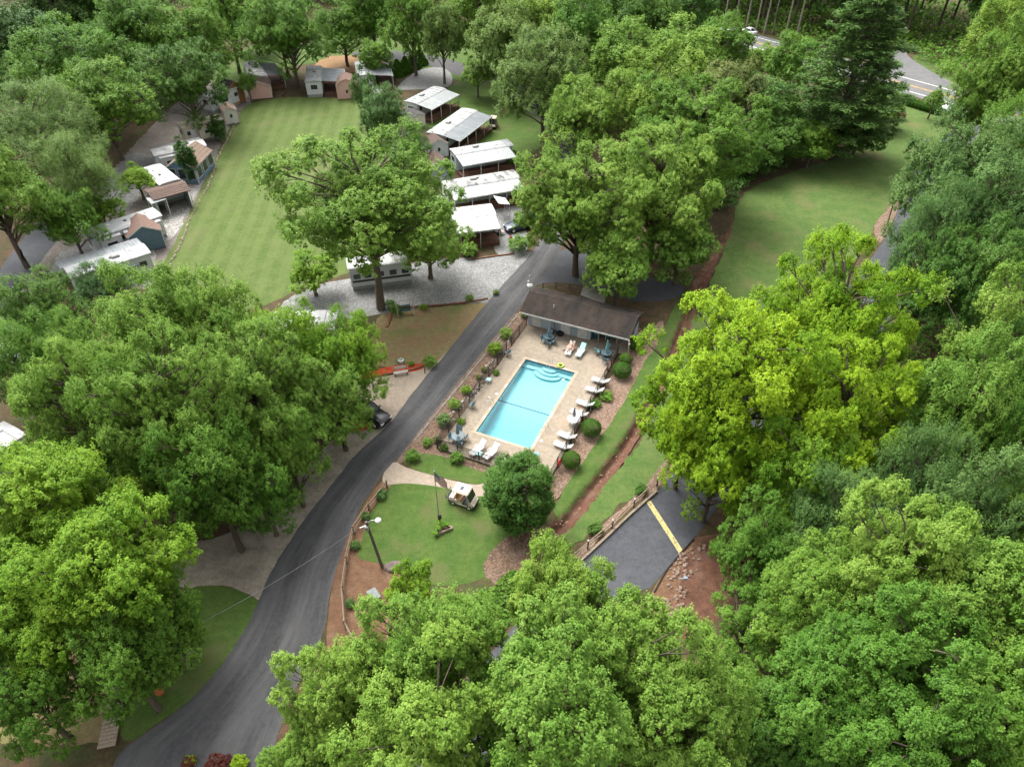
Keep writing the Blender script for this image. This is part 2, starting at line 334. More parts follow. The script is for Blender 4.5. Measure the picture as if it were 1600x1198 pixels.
sheet('entrance_lawn', [[(632, 716), (655, 709), (690, 712), (725, 727), (768, 743), (762, 752), (742, 756), (700, 748), (660, 737), (636, 728)]], g_grass, .012, .15, .08, seed=6)
sheet('planting_bed', [[(618, 726), (640, 690), (690, 625), (750, 550), (800, 492), (828, 492), (826, 507), (790, 556), (740, 626), (700, 684), (690, 704), (735, 720), (785, 738), (770, 745), (725, 728), (690, 713), (655, 711), (632, 720)]], g_mulch, .009, .18, .1)
sheet('pine_straw_bed', [[(600, 748), (612, 757), (598, 780), (580, 806), (565, 850), (562, 872), (600, 882), (640, 902), (630, 960), (600, 1000), (560, 1040), (515, 1040), (513, 960), (525, 890), (545, 830), (572, 785)]], g_straw, .010, .2, .12)
sheet('gravel_lot', [[(438, 478), (470, 455), (520, 440), (600, 425), (660, 408), (740, 402), (800, 397), (836, 394), (815, 425), (775, 470), (740, 473), (660, 480), (600, 490), (520, 500), (450, 495)]], g_gravel, .010, .25, .2)
sheet('gravel_drive', [[(772, 322), (806, 312), (820, 345), (822, 396), (780, 398), (772, 380), (776, 350)], [(620, 138), (655, 110), (690, 106), (706, 118), (700, 136), (655, 140)]], g_gravel, .011, .25, .15)
sheet('sandy_lot', [[(495, 98), (520, 88), (570, 88), (600, 96), (590, 112), (500, 112)]], ground_mat('sand', [(.264, .160, .080), (.216, .136, .072)], (.5, .3), .4, 5), .011, .4, .3)
sheet('pebble_yard', [[(175, 412), (205, 392), (250, 385), (285, 350), (308, 300), (330, 262), (318, 262), (285, 300), (245, 370), (240, 445), (226, 446), (200, 440)]], g_pebble, .012, .25, .5)
sheet('trailer_yard', [[(20, 470), (60, 400), (120, 340), (160, 290), (190, 248), (230, 205), (270, 165), (320, 130), (375, 95), (400, 110), (392, 160), (372, 182), (350, 216), (332, 262), (305, 320), (280, 380), (245, 445), (180, 450), (100, 440)]], ground_mat('packed_gravel_dirt', [(.17, .145, .125), (.125, .10, .085), (.20, .185, .17)], (.5, .25), .8, 7, fleck=(.24, .225, .21), fleckscale=9), .006, .35, .6, seed=12)
sheet('trailer_drive', [[(160, 305), (178, 268), (205, 240), (250, 246), (262, 260), (225, 285), (205, 325), (185, 332)], [(95, 395), (150, 370), (220, 330), (235, 350), (150, 395), (80, 430)]], g_gravel, .010, .3, .7, seed=13)
sheet('bare_patch', [[(598, 490), (660, 482), (745, 474), (775, 470), (745, 505), (700, 555), (668, 578), (600, 572), (560, 570), (585, 520)]], g_dry, .009, .25, .25)
sheet('red_bark_bed', [[(548, 586), (600, 574), (655, 568), (664, 572), (650, 580), (600, 585), (556, 596)], [(538, 657), (556, 653), (578, 665), (576, 671), (540, 673)]], g_red, .012, .15, .06)
sheet('parking_concrete', [[(530, 610), (556, 596), (610, 586), (664, 574), (682, 566), (702, 545), (702, 552), (655, 605), (607, 664), (590, 667), (578, 663), (557, 652), (535, 650)]], g_path, .010, .25, .04)
sheet('driveway', [[(538, 674), (580, 672), (605, 666), (600, 676), (575, 705), (530, 757), (480, 820), (438, 888), (408, 938), (400, 934), (350, 914), (290, 918), (205, 892), (200, 865), (240, 852), (330, 842), (400, 810), (450, 765), (490, 715)]], g_conc_dark, .008, .3, .08)
sheet('roadside_lawn', [[(288, 922), (350, 916), (404, 938), (396, 962), (366, 1010), (312, 1080), (246, 1130), (200, 1158), (185, 1130), (190, 1085), (240, 1060), (240, 980)]], g_grass, .010, .25, .12, seed=8)
sheet('under_tree_yard', [[(-60, 1040), (0, 1010), (120, 1020), (170, 1060), (180, 1110), (160, 1160), (0, 1160), (-80, 1160)]], g_dry, .006, .4, .3)
sheet('bank_of_straw', [[(1020, 925), (1050, 880), (1085, 842), (1110, 835), (1150, 830), (1160, 870), (1120, 930), (1080, 980), (1050, 1010), (1015, 1000)]], g_straw, .009, .25, .2)
sheet('clay_bank', [[(1072, 870), (1110, 838), (1165, 835), (1175, 880), (1140, 940), (1100, 990), (1070, 1000), (1056, 960)]], g_clay, .013, .25, .25)
sheet('road_bank', [[(870, 905), (905, 862), (950, 812), (1000, 768), (1040, 720), (1090, 670), (1060, 720), (1026, 765), (985, 792), (940, 838), (905, 882), (890, 900)], [(1366, 352), (1392, 320), (1402, 290), (1410, 300), (1402, 330), (1392, 350), (1375, 380)], [(1395, 450), (1440, 400), (1455, 430), (1430, 500), (1400, 520)]], g_brown, .014, .25, .12)
sheet('highway_verge', [[(1100, 26), (1180, 40), (1230, 62), (1200, 45), (1120, 15)], [(1425, 90), (1450, 85), (1500, 110), (1530, 140), (1490, 132), (1450, 110)], [(1395, 163), (1450, 178), (1480, 190), (1470, 200), (1400, 180)]], g_meadow, .009, .6, .5)
# ---- paved ways
strip('main_road', [(150, 1290), (180, 1185), (245, 1134), (310, 1081), (366, 1010), (404, 940), (425, 890), (470, 820), (520, 755), (560, 706), (606, 664), (655, 601), (700, 548), (745, 492), (790, 440), (828, 398), (850, 360), (868, 310), (878, 245), (868, 205)],
      [(480, 1290), (430, 1195), (440, 1130), (470, 1060), (500, 1000), (512, 950), (522, 900), (540, 850), (562, 795), (600, 738), (630, 706), (665, 661), (720, 592), (770, 531), (806, 488), (832, 452), (860, 425), (884, 370), (908, 310), (918, 235), (908, 195)], g_asph, .016, 150, 10)
sheet('back_lane', [[(864, 212), (845, 188), (800, 162), (752, 136), (700, 112), (640, 96), (560, 90), (560, 80), (640, 82), (705, 94), (775, 117), (840, 142), (890, 170), (912, 205)]], g_asph, .013, .4, .1)
sheet('parking_asphalt', [[(822, 452), (850, 400), (920, 390), (1000, 430), (1060, 440), (1060, 465), (990, 470), (900, 445), (840, 445)]], g_asph2, .013, .3, .05)
sheet('west_lane', [[(-80, 520), (0, 420), (60, 345), (100, 330), (110, 350), (70, 400), (20, 470), (-60, 560)]], g_asph2, .012, .5, .1)
strip('entrance_road', [(560, 1200), (700, 1090), (830, 950), (902, 882), (945, 840), (985, 800), (1026, 768), (1085, 700), (1160, 610), (1260, 520), (1340, 430), (1388, 365), (1404, 325), (1420, 280), (1470, 220), (1520, 185)],
      [(700, 1290), (830, 1130), (920, 990), (962, 934), (1012, 922), (1040, 888), (1085, 838), (1150, 760), (1240, 680), (1330, 590), (1400, 500), (1430, 420), (1442, 380), (1460, 310), (1520, 240), (1560, 205)], g_asph2, .018, 90, 8)
hw_a = [G(900, -30), G(1112, 30), G(1213, 62), G(1400, 119), G(1490, 146), G(1700, 205)]; hw_b = [G(900, -12), G(1105, 42), G(1200, 78), G(1400, 150), G(1452, 170), G(1700, 240)]
hw_dir = (G(1490, 138)-G(1405, 115)); hw_dir = hw_dir/np.hypot(*hw_dir); hw_n = np.array([-hw_dir[1], hw_dir[0]]); hw_c = G(1405, 129)
def hwp(s, t): return tuple(hw_c+hw_dir*s+hw_n*t)
def quadstrip(name, s0, s1, t0, t1, m, z, n=1, kind='structure'):
    mb = MB()
    for i in range(n):
        a = s0+(s1-s0)*i/n; b = s0+(s1-s0)*(i+1)/n
        mb.add([(*hwp(a, t0), z), (*hwp(b, t0), z), (*hwp(b, t1), z), (*hwp(a, t1), z)], [(0, 1, 2, 3)])
    return tag(mb.obj(name, m), kind=kind)
quadstrip('highway', -260, 160, -5.6, 5.6, g_hwy, .020, 20)
SIDE_ROAD = [tuple(G(*p)) for p in [(1396, 76), (1412, 80), (1424, 92), (1455, 112), (1500, 136), (1510, 150), (1400, 125), (1390, 100)]]
sheet('side_road', [[(1396, 76), (1412, 80), (1424, 92), (1455, 112), (1500, 136), (1510, 150), (1400, 125), (1390, 100)]], g_hwy, .016, .5, .1)
m_white = mat('road_paint_white', (.72, .72, .70), .7, var=.12, scale=2); m_yel = mat('road_paint_yellow', (.55, .33, .06), .7, var=.15, scale=2)
lane = MB()
for t in (-3.7, 3.55): lane.add([(*hwp(-260, t), .026), (*hwp(160, t), .026), (*hwp(160, t+.28), .026), (*hwp(-260, t+.28), .026)], [(0, 1, 2, 3)])
tag(lane.obj('road_marking', m_white), kind='structure')
lane = MB()
for t in (-.32, .12): lane.add([(*hwp(-260, t), .026), (*hwp(160, t), .026), (*hwp(160, t+.2), .026), (*hwp(-260, t+.2), .026)], [(0, 1, 2, 3)])
tag(lane.obj('road_marking', m_yel), kind='structure')
lane = MB(); a, b = G(1013, 783), G(1064, 862); d = (b-a)/np.hypot(*(b-a)); nn = np.array([-d[1], d[0]])
lane.add([(*(a-nn*.22), .026), (*(b-nn*.22), .026), (*(b+nn*.22), .026), (*(a+nn*.22), .026)], [(0, 1, 2, 3)])
tag(lane.obj('stop_line', mat('faded_yellow_paint', (.50, .43, .17), .8, col2=(.20, .185, .12), scale=4, lo=.36, hi=.52)), kind='structure')
sheet('footpath', [[(607, 728), (618, 722), (632, 729), (660, 738), (700, 749), (742, 757), (762, 752), (772, 742), (778, 733), (806, 743), (796, 758), (776, 770), (745, 775), (700, 763), (640, 755), (604, 757), (598, 745)]], g_path, .014, .15, .03)
# ================================================================ TREES
def leaf_mat(name, c, c2, tr=.28):
    if name in MATS: return MATS[name]
    m = bpy.data.materials.new(name); m.use_nodes = True; N, L = m.node_tree.nodes, m.node_tree.links
    b = N['Principled BSDF']; b.inputs['Roughness'].default_value = .5; b.inputs['Specular IOR Level'].default_value = .14
    at = N.new('ShaderNodeAttribute'); at.attribute_name = 'v'
    oi = N.new('ShaderNodeObjectInfo')
    mx = N.new('ShaderNodeMix'); mx.data_type = 'RGBA'; L.new(at.outputs['Fac'], mx.inputs[0]); mx.inputs[6].default_value = (*c, 1); mx.inputs[7].default_value = (*c2, 1)
    hv = N.new('ShaderNodeHueSaturation'); L.new(mx.outputs[2], hv.inputs['Color'])
    mr = N.new('ShaderNodeMapRange'); L.new(oi.outputs['Random'], mr.inputs[0]); mr.inputs[3].default_value = .490; mr.inputs[4].default_value = .508; L.new(mr.outputs[0], hv.inputs['Hue'])
    mr2 = N.new('ShaderNodeMapRange'); L.new(oi.outputs['Random'], mr2.inputs[0]); mr2.inputs[3].default_value = 1.1; mr2.inputs[4].default_value = .9; L.new(mr2.outputs[0], hv.inputs['Value'])
    L.new(hv.outputs[0], b.inputs['Base Color'])
    tl = N.new('ShaderNodeBsdfTranslucent'); L.new(hv.outputs[0], tl.inputs[0])
    ms = N.new('ShaderNodeMixShader'); ms.inputs[0].default_value = tr; L.new(b.outputs[0], ms.inputs[1]); L.new(tl.outputs[0], ms.inputs[2])
    L.new(ms.outputs[0], N['Material Output'].inputs[0]); MATS[name] = m; return m
LM = dict(
    mid=leaf_mat('leaf_mid_green', (.076, .181, .020), (.189, .336, .049), .38),
    fresh=leaf_mat('leaf_fresh_green', (.104, .217, .024), (.275, .421, .076), .38),
    yellow=leaf_mat('leaf_yellow_green', (.110, .232, .015), (.268, .421, .039), .38),
    lime=leaf_mat('leaf_lime', (.127, .259, .011), (.396, .561, .033), .42),
    dark=leaf_mat('leaf_dark_green', (.054, .137, .020), (.120, .232, .039), .3),
    deep=leaf_mat('leaf_deep_green', (.034, .095, .018), (.078, .161, .032), .25),
    blue=leaf_mat('leaf_blue_green', (.061, .140, .034), (.134, .244, .063), .3),
    soft=leaf_mat('leaf_soft_green', (.100, .183, .037), (.201, .299, .076), .35),
    pine=leaf_mat('needle_green', (.071, .159, .037), (.159, .268, .068), .25),
    box=leaf_mat('boxwood_green', (.044, .127, .011), (.088, .193, .022), .2),
    hosta=leaf_mat('hosta_green', (.06, .16, .012), (.13, .25, .02), .2),
    red=leaf_mat('leaf_dark_red', (.09, .02, .018), (.15, .045, .03)),
    bronze=leaf_mat('leaf_bronze', (.104, .140, .037), (.195, .244, .061)))
bark = mat('bark', (.16, .125, .095), .95, col2=(.085, .066, .05), scale=6, bump=.6, stretch=(3, 3, .6))
bark_pale = mat('pale_bark', (.30, .27, .22), .95, col2=(.17, .145, .115), scale=5, bump=.5, stretch=(2, 2, .6))

def leaf_mesh(name, P0, Lv, Nv, length, width, v, fold=.12):
    """P0 bases, Lv directions, Nv normals (n,3); each leaf is a folded rhombus"""
    n = len(P0); Nv = Nv/np.linalg.norm(Nv, axis=1, keepdims=True); Lv = Lv-(Lv*Nv).sum(1, keepdims=True)*Nv*.6
    Lv = Lv/np.linalg.norm(Lv, axis=1, keepdims=True); Wv = np.cross(Nv, Lv); Wv /= np.maximum(np.linalg.norm(Wv, axis=1, keepdims=True), 1e-6)
    le = length[:, None]; wi = width[:, None]
    V = np.empty((n, 4, 3)); V[:, 0] = P0; V[:, 2] = P0+Lv*le-Nv*le*.12
    V[:, 1] = P0+Lv*le*.5+Wv*wi*.5+Nv*le*fold; V[:, 3] = P0+Lv*le*.5-Wv*wi*.5+Nv*le*fold
    me = bpy.data.meshes.new(name); me.vertices.add(4*n); me.loops.add(4*n); me.polygons.add(n)
    me.vertices.foreach_set('co', V.reshape(-1)); me.loops.foreach_set('vertex_index', np.arange(4*n, dtype=np.int32))
    me.polygons.foreach_set('loop_start', np.arange(0, 4*n, 4, dtype=np.int32)); me.polygons.foreach_set('loop_total', np.full(n, 4, dtype=np.int32))
    a = me.attributes.new('v', 'FLOAT', 'POINT'); a.data.foreach_set('value', np.repeat(np.clip(v, 0, 1), 4).astype(np.float32))
    me.update(calc_edges=True); return me
def unit(a): return a/np.maximum(np.linalg.norm(a, axis=-1, keepdims=True), 1e-9)
def tubes_mesh(name, segs, m):
    """segs: list of (points, radii)"""
    mb = MB()
    for pts, rs in segs: mb.path(pts, rs, 5)
    return mb.mesh(name, m, True)

def crown_proto(seed, R=6., H=5.2, boughs=45, tufts=50, leaves=14, leaf=.26, br=(.22, .36), shoot=.6, low=-.62, lump=.3, flat=.75, droop=.25, open_=0., upb=.5, limbr=.13):
    r = np.random.default_rng(seed)
    k = np.arange(boughs)+.5; zz = 1-(1-low)*k/boughs; th = k*2.39996+r.uniform(0, 6.28)
    d = np.column_stack([np.sqrt(np.maximum(0, 1-zz*zz))*np.cos(th), np.sqrt(np.maximum(0, 1-zz*zz))*np.sin(th), zz])+r.normal(0, .13, (boughs, 3)); d = unit(d)
    ph = r.uniform(0, 6.28, 6)
    env = 1+lump*.5*(np.sin(3*th*0+np.arctan2(d[:, 1], d[:, 0])*2+ph[0])*.5+np.sin(np.arctan2(d[:, 1], d[:, 0])*3+ph[1]+d[:, 2]*3)*.5)+r.uniform(-lump, lump*.5, boughs)
    bR = r.uniform(br[0], br[1], boughs)*R; off = np.maximum(env*R-bR*.8, .15*R)/R
    inner = r.random(boughs) < .16; off[inner] *= .55
    C = d*off[:, None]*np.array([R, R, H])
    keep = r.random(boughs) > open_; C = C[keep]; bR = bR[keep]; d = d[keep]; nb = len(C)
    n = nb*tufts; bi = np.repeat(np.arange(nb), tufts)
    q = unit(r.normal(0, 1, (n, 3))+d[bi]*.55+np.array([0, 0, upb])); rad = r.uniform(.50, 1.06, n)**.6*np.where(r.random(n) < .14, r.uniform(1.05, 1.4, n), 1)
    T = C[bi]+q*(bR[bi]*rad)[:, None]*np.array([1, 1, flat])
    ax = unit(q*.7+np.array([0, 0, .75])+r.normal(0, .3, (n, 3)))
    m = n*leaves; ti = np.repeat(np.arange(n), leaves); u = r.random(m)
    az = np.tile(np.arange(leaves)*2.39996, n)+np.repeat(r.uniform(0, 6.28, n), leaves)
    A = ax[ti]; s1 = unit(np.cross(A, np.array([.3, .5, .8]))); s2 = np.cross(A, s1)
    side = s1*np.cos(az)[:, None]+s2*np.sin(az)[:, None]
    sh = shoot*R/6
    P0 = T[ti]+A*((u-.35)*sh)[:, None]+side*(r.random(m)*.10*sh)[:, None]+r.normal(0, .05*sh, (m, 3))
    L = side+A*(.25+.5*u)[:, None]-np.array([0, 0, 1])*droop
    Nn = A*.8+np.array([0, 0, .55])+side*.25+r.normal(0, .28, (m, 3))
    ln = leaf*(1.15-.45*u)*r.uniform(.75, 1.2, m)
    v = .45+r.normal(0, .16, m)+r.normal(0, .13, n)[ti]+r.normal(0, .15, nb)[bi][ti]
    crown = leaf_mesh('crown', P0, L, Nn, ln, ln*r.uniform(.62, .85, m), v)
    segs = []; rr = random.Random(seed)
    axis = [(0, 0, -H*1.02), (R*.02, 0, -H*.5), (-R*.03, R*.02, 0), (0, 0, H*.55)]
    segs.append((axis, [limbr*2.2*R/6, limbr*1.9*R/6, limbr*1.3*R/6, limbr*.4*R/6]))
    for c in C:
        z0 = max(-H*.95, min(H*.35, c[2]-.55*math.hypot(c[0], c[1])-rr.uniform(0, .1)*H)); base = Vector((0, 0, z0)); tip = Vector(c)
        mid = base.lerp(tip, .5)+Vector((rr.uniform(-.06, .06)*R, rr.uniform(-.06, .06)*R, .05*R)); k_ = R/6*rr.uniform(.7, 1.15)
        segs.append(([base, base.lerp(mid, .6)+Vector((0, 0, .02*R)), mid, tip], [limbr*k_, limbr*.75*k_, limbr*.5*k_, .025*k_]))
        for _ in range(2):
            e = tip+Vector((rr.uniform(-1, 1), rr.uniform(-1, 1), rr.uniform(-.1, .9)))*R*.17
            segs.append(([mid.lerp(tip, .6), e], [.045*k_, .012*k_]))
    return crown, tubes_mesh('branches', segs, bark)
def pine_proto(seed, R=5.5, H=13., levels=24):
    r = np.random.default_rng(seed); segs = [([(0, 0, -H), (0, 0, 0), (0, 0, H*.98)], [.42, .3, .04])]; Ts = []; As = []; B_ = []
    for i in range(levels):
        t = i/(levels-1); z = -H*.82+t*H*1.78; env = R*(min(1, .72+t*1.2) if t < .25 else 1)*(1-max(0, t-.2)/.8)**.62*r.uniform(.8, 1.1)+.25
        nb = 7 if t < .85 else 5
        for k in range(nb):
            a = k*2*math.pi/nb+i*1.1+r.uniform(-.3, .3); L = env*r.uniform(.62, 1.12); tip = np.array([math.cos(a)*L, math.sin(a)*L, z+L*.10+r.uniform(-.35, .25)])
            base = np.array([0, 0, z-.25*L*(.6-t)]); segs.append(([tuple(base), tuple(base*.45+tip*.55+np.array([0, 0, .12])), tuple(tip)], [.08, .05, .015]))
            nt_ = int(8+L*6)
            for s in r.uniform(.28, 1.02, nt_):
                wv = .34*L*(1.15-s)+.25; lat = r.uniform(-1, 1)*wv
                Ts.append(base*(1-s)+tip*s+np.array([-math.sin(a)*lat, math.cos(a)*lat, r.uniform(-.12, .22)])); o = np.array([math.cos(a), math.sin(a), .35])+np.array([-math.sin(a), math.cos(a), 0])*lat*.8/wv; As.append(o)
    T = np.array(Ts); A = unit(np.array(As)); n = len(T); lv = 14; ti = np.repeat(np.arange(n), lv); m = n*lv
    D = unit(A[ti]*.9+r.normal(0, .55, (m, 3))+np.array([0, 0, .3])); ln = r.uniform(.28, .55, m)
    v = .45+r.normal(0, .15, m)+r.normal(0, .2, n)[ti]
    crown = leaf_mesh('crown', T[ti]+r.normal(0, .09, (m, 3)), D, r.normal(0, .5, (m, 3))+np.array([0, 0, 1]), ln, ln*.20+.035, v, .02)
    return crown, tubes_mesh('branches', segs, bark)
def ball_proto(seed, n=9000, leaf=.05, prof='ball', rough=.03, R=1., H=1.):
    """dense clipped or naturally tight crown: leaves over a closed surface, a few layers deep"""
    r = np.random.default_rng(seed); d = unit(r.normal(0, 1, (n, 3)))
    if prof == 'ball': d[:, 2] = np.abs(d[:, 2])*np.where(r.random(n) < .72, 1, -1)
    lay = 1-np.abs(r.normal(0, .05, n)); lum = 1+rough*(np.sin(d[:, 0]*7+seed)*np.sin(d[:, 1]*6+1.3)+np.sin(d[:, 2]*8+d[:, 0]*3))+r.normal(0, rough*.5, n)
    P0 = d*(lay*lum)[:, None]
    if prof == 'cone':
        z = r.random(n)**1.4*2-1; a = r.uniform(0, 6.28, n); rad = (1-(z+1)/2)**.75*(.97+.1*np.sin(a*5+z*6))*(1-np.abs(r.normal(0, .07, n))); P0 = np.column_stack([rad*np.cos(a), rad*np.sin(a), z]); d = unit(np.column_stack([np.cos(a), np.sin(a), np.full(n, .5)]))
    P0 = P0*np.array([R, R, H])
    L = unit(r.normal(0, 1, (n, 3))+d*.3+np.array([0, 0, .35])); N_ = d+r.normal(0, .4, (n, 3)); ln = leaf*r.uniform(.7, 1.3, n)
    crown = leaf_mesh('crown', P0, L, N_, ln, ln*.7, .45+r.normal(0, .2, n))
    return crown, None
def hosta_proto(seed, n=40, R=.5):
    r = np.random.default_rng(seed); a = np.arange(n)*2.4; t = (np.arange(n)+.5)/n
    L = np.column_stack([np.cos(a), np.sin(a), .9-1.0*t]); P0 = np.column_stack([np.cos(a)*.1*t, np.sin(a)*.1*t, .05+.25*(1-t)])*R
    N_ = np.column_stack([-np.cos(a)*.5, -np.sin(a)*.5, np.ones(n)])+r.normal(0, .1, (n, 3)); ln = R*r.uniform(.75, 1.05, n)
    return leaf_mesh('crown', P0, L, N_, ln, ln*.5, .45+r.normal(0, .25, n), .03), None
PROTO = {}
def add_proto(key, R, H, pair): PROTO.setdefault(key, []).append((R, H, pair[0], pair[1]))
for s in (11, 12, 13, 14): add_proto('broad', 6, 5.2, crown_proto(s, boughs=60, tufts=52, leaves=16, leaf=.22, br=(.17, .32), lump=.36))
for s in (21, 22): add_proto('great', 9, 7.4, crown_proto(s, 9, 7.4, 115, 58, 16, .25, br=(.11, .23), lump=.36, shoot=.42, low=-.7))
for s in (31, 32, 33): add_proto('near', 6, 5.6, crown_proto(s, 6, 5.6, 64, 66, 16, .22, br=(.15, .29), shoot=.62, lump=.34, low=-.65))
for s in (41, 42, 43): add_proto('far', 6, 5.4, crown_proto(s, boughs=42, tufts=40, leaves=12, leaf=.36, shoot=.7))
for s in (51, 52): add_proto('small', 2.6, 2.2, crown_proto(s, 2.6, 2.2, 26, 34, 12, .17, shoot=.75, low=-.3))
for s in (61, 62): add_proto('open', 6, 6.0, crown_proto(s, 6, 6.0, 40, 38, 12, .25, br=(.14, .25), lump=.5, open_=.12, limbr=.17))
for s in (71, 72): add_proto('soft', 6, 5.2, crown_proto(s, boughs=46, tufts=56, leaves=18, leaf=.17, shoot=.9, flat=.55, droop=.35))
add_proto('pine', 5.5, 13., pine_proto(81)); add_proto('pine', 5.5, 13., pine_proto(82))
add_proto('juniper', 1, 1, ball_proto(91, 5200, .16, 'cone')); add_proto('ball', 1, 1, ball_proto(92, 9000, .075)); add_proto('ball', 1, 1, ball_proto(93, 9000, .075))
for s in (101, 102): add_proto('column', 1.2, 2.8, crown_proto(s, 1.2, 2.8, 44, 26, 11, .13, br=(.26, .40), shoot=1.2, low=-.92, lump=.25, flat=1.3, upb=.8))
add_proto('oval', 3, 3.6, crown_proto(95, 3, 3.6, 90, 50, 12, .14, br=(.18, .26), shoot=.8, low=-.85, lump=.10, upb=.2))
for s in (96, 97): add_proto('shrub', 1, .8, crown_proto(s, 1, .8, 24, 16, 9, .12, br=(.3, .42), shoot=1.1, low=-.5, lump=.3))
add_proto('hosta', .5, .4, hosta_proto(98))
def trunk_mesh(seed, n=7):
    """unit-high flared trunk, slightly crooked"""
    r = random.Random(seed); pts = [(0, 0, -.02), (0, 0, .03), (r.uniform(-.02, .02), r.uniform(-.02, .02), .35), (r.uniform(-.03, .03), r.uniform(-.03, .03), .7), (0, 0, 1)]
    return MB().path([(x*6, y*6, z) for x, y, z in pts], [1.5, 1.05, .85, .7, .55], n).mesh('trunk', bark, True)
TRUNKS = [trunk_mesh(s) for s in range(4)]
TRUNKS_PALE = []
for t_ in TRUNKS:
    t2 = t_.copy(); t2.materials.clear(); t2.materials.append(bark_pale); TRUNKS_PALE.append(t2)
trng = random.Random(77); TCOUNT = {}
def slot_mat(o, m):
    o.material_slots[0].link = 'OBJECT'; o.material_slots[0].material = m
def tree(cx, cy, rp, zc, kind, leafm, label, hz=None, base=None, name='tree', group='trees around the campground', cat='tree', pale=False, rot=None, lean=True):
    """a tree whose crown centre stands zc metres up where the photograph shows (cx, cy), rp photo pixels in radius"""
    if base is not None:
        X, Y = G(*base)
        lo, hi = 0., 30.
        for _ in range(40):
            zc = (lo+hi)/2
            if yof(Y, zc) > cy: lo = zc
            else: hi = zc
    else:
        if not hz: zc *= .8
        X, Y = G(cx, cy, zc)
    R = rp/ppm(X, Y, zc)
    arr = PROTO[kind]; i = TCOUNT.get(kind, 0); TCOUNT[kind] = i+1; R0, H0, cm, bm_ = arr[i % len(arr)]
    Hh = (hz if hz else (max(R*H0/R0*.82, zc*.5) if kind == 'near' else max(R*H0/R0*.9, zc*.74))); Hh = min(Hh, zc*.9 if not hz else zc*.99)
    if base is None and not hz:
        dd = math.atan2(CAM_H-zc, math.hypot(X, Y)); ext = ppm(X, Y, zc)*math.hypot(R*math.sin(dd), Hh*math.cos(dd))
        if ext > rp: X, Y = G(cx, cy+(ext-rp)*.9, zc)
    t = thing(name, label, cat, (X, Y, 0), trng.uniform(0, 6.28) if rot is None else rot, group)
    c = link_mesh('crown', cm, t, None)
    if not cm.materials: cm.materials.append(leafm)
    slot_mat(c, LM[leafm] if isinstance(leafm, str) else leafm)
    c.location = (0, 0, zc); c.scale = (R/R0, R/R0, Hh/H0)
    if bm_ is not None:
        b = link_mesh('branches', bm_, t); b.location = c.location; b.scale = c.scale
        if pale: slot_mat(b, bark_pale)
        k = link_mesh('trunk', (TRUNKS_PALE if pale else TRUNKS)[i % 4], t); tr = .055*R**.9+.05
        k.scale = (tr, tr, max(zc-Hh*.45, .5))
    elif zc-Hh > .15 or kind == 'juniper':
        k = link_mesh('trunk', TRUNKS[i % 4], t); k.scale = (.09, .09, max(.3, zc-Hh*.5))
    return t
for k_ in LM.values():
    pass
for key in PROTO:
    for (_, _, cm, _) in PROTO[key]: cm.materials.append(LM['mid'])
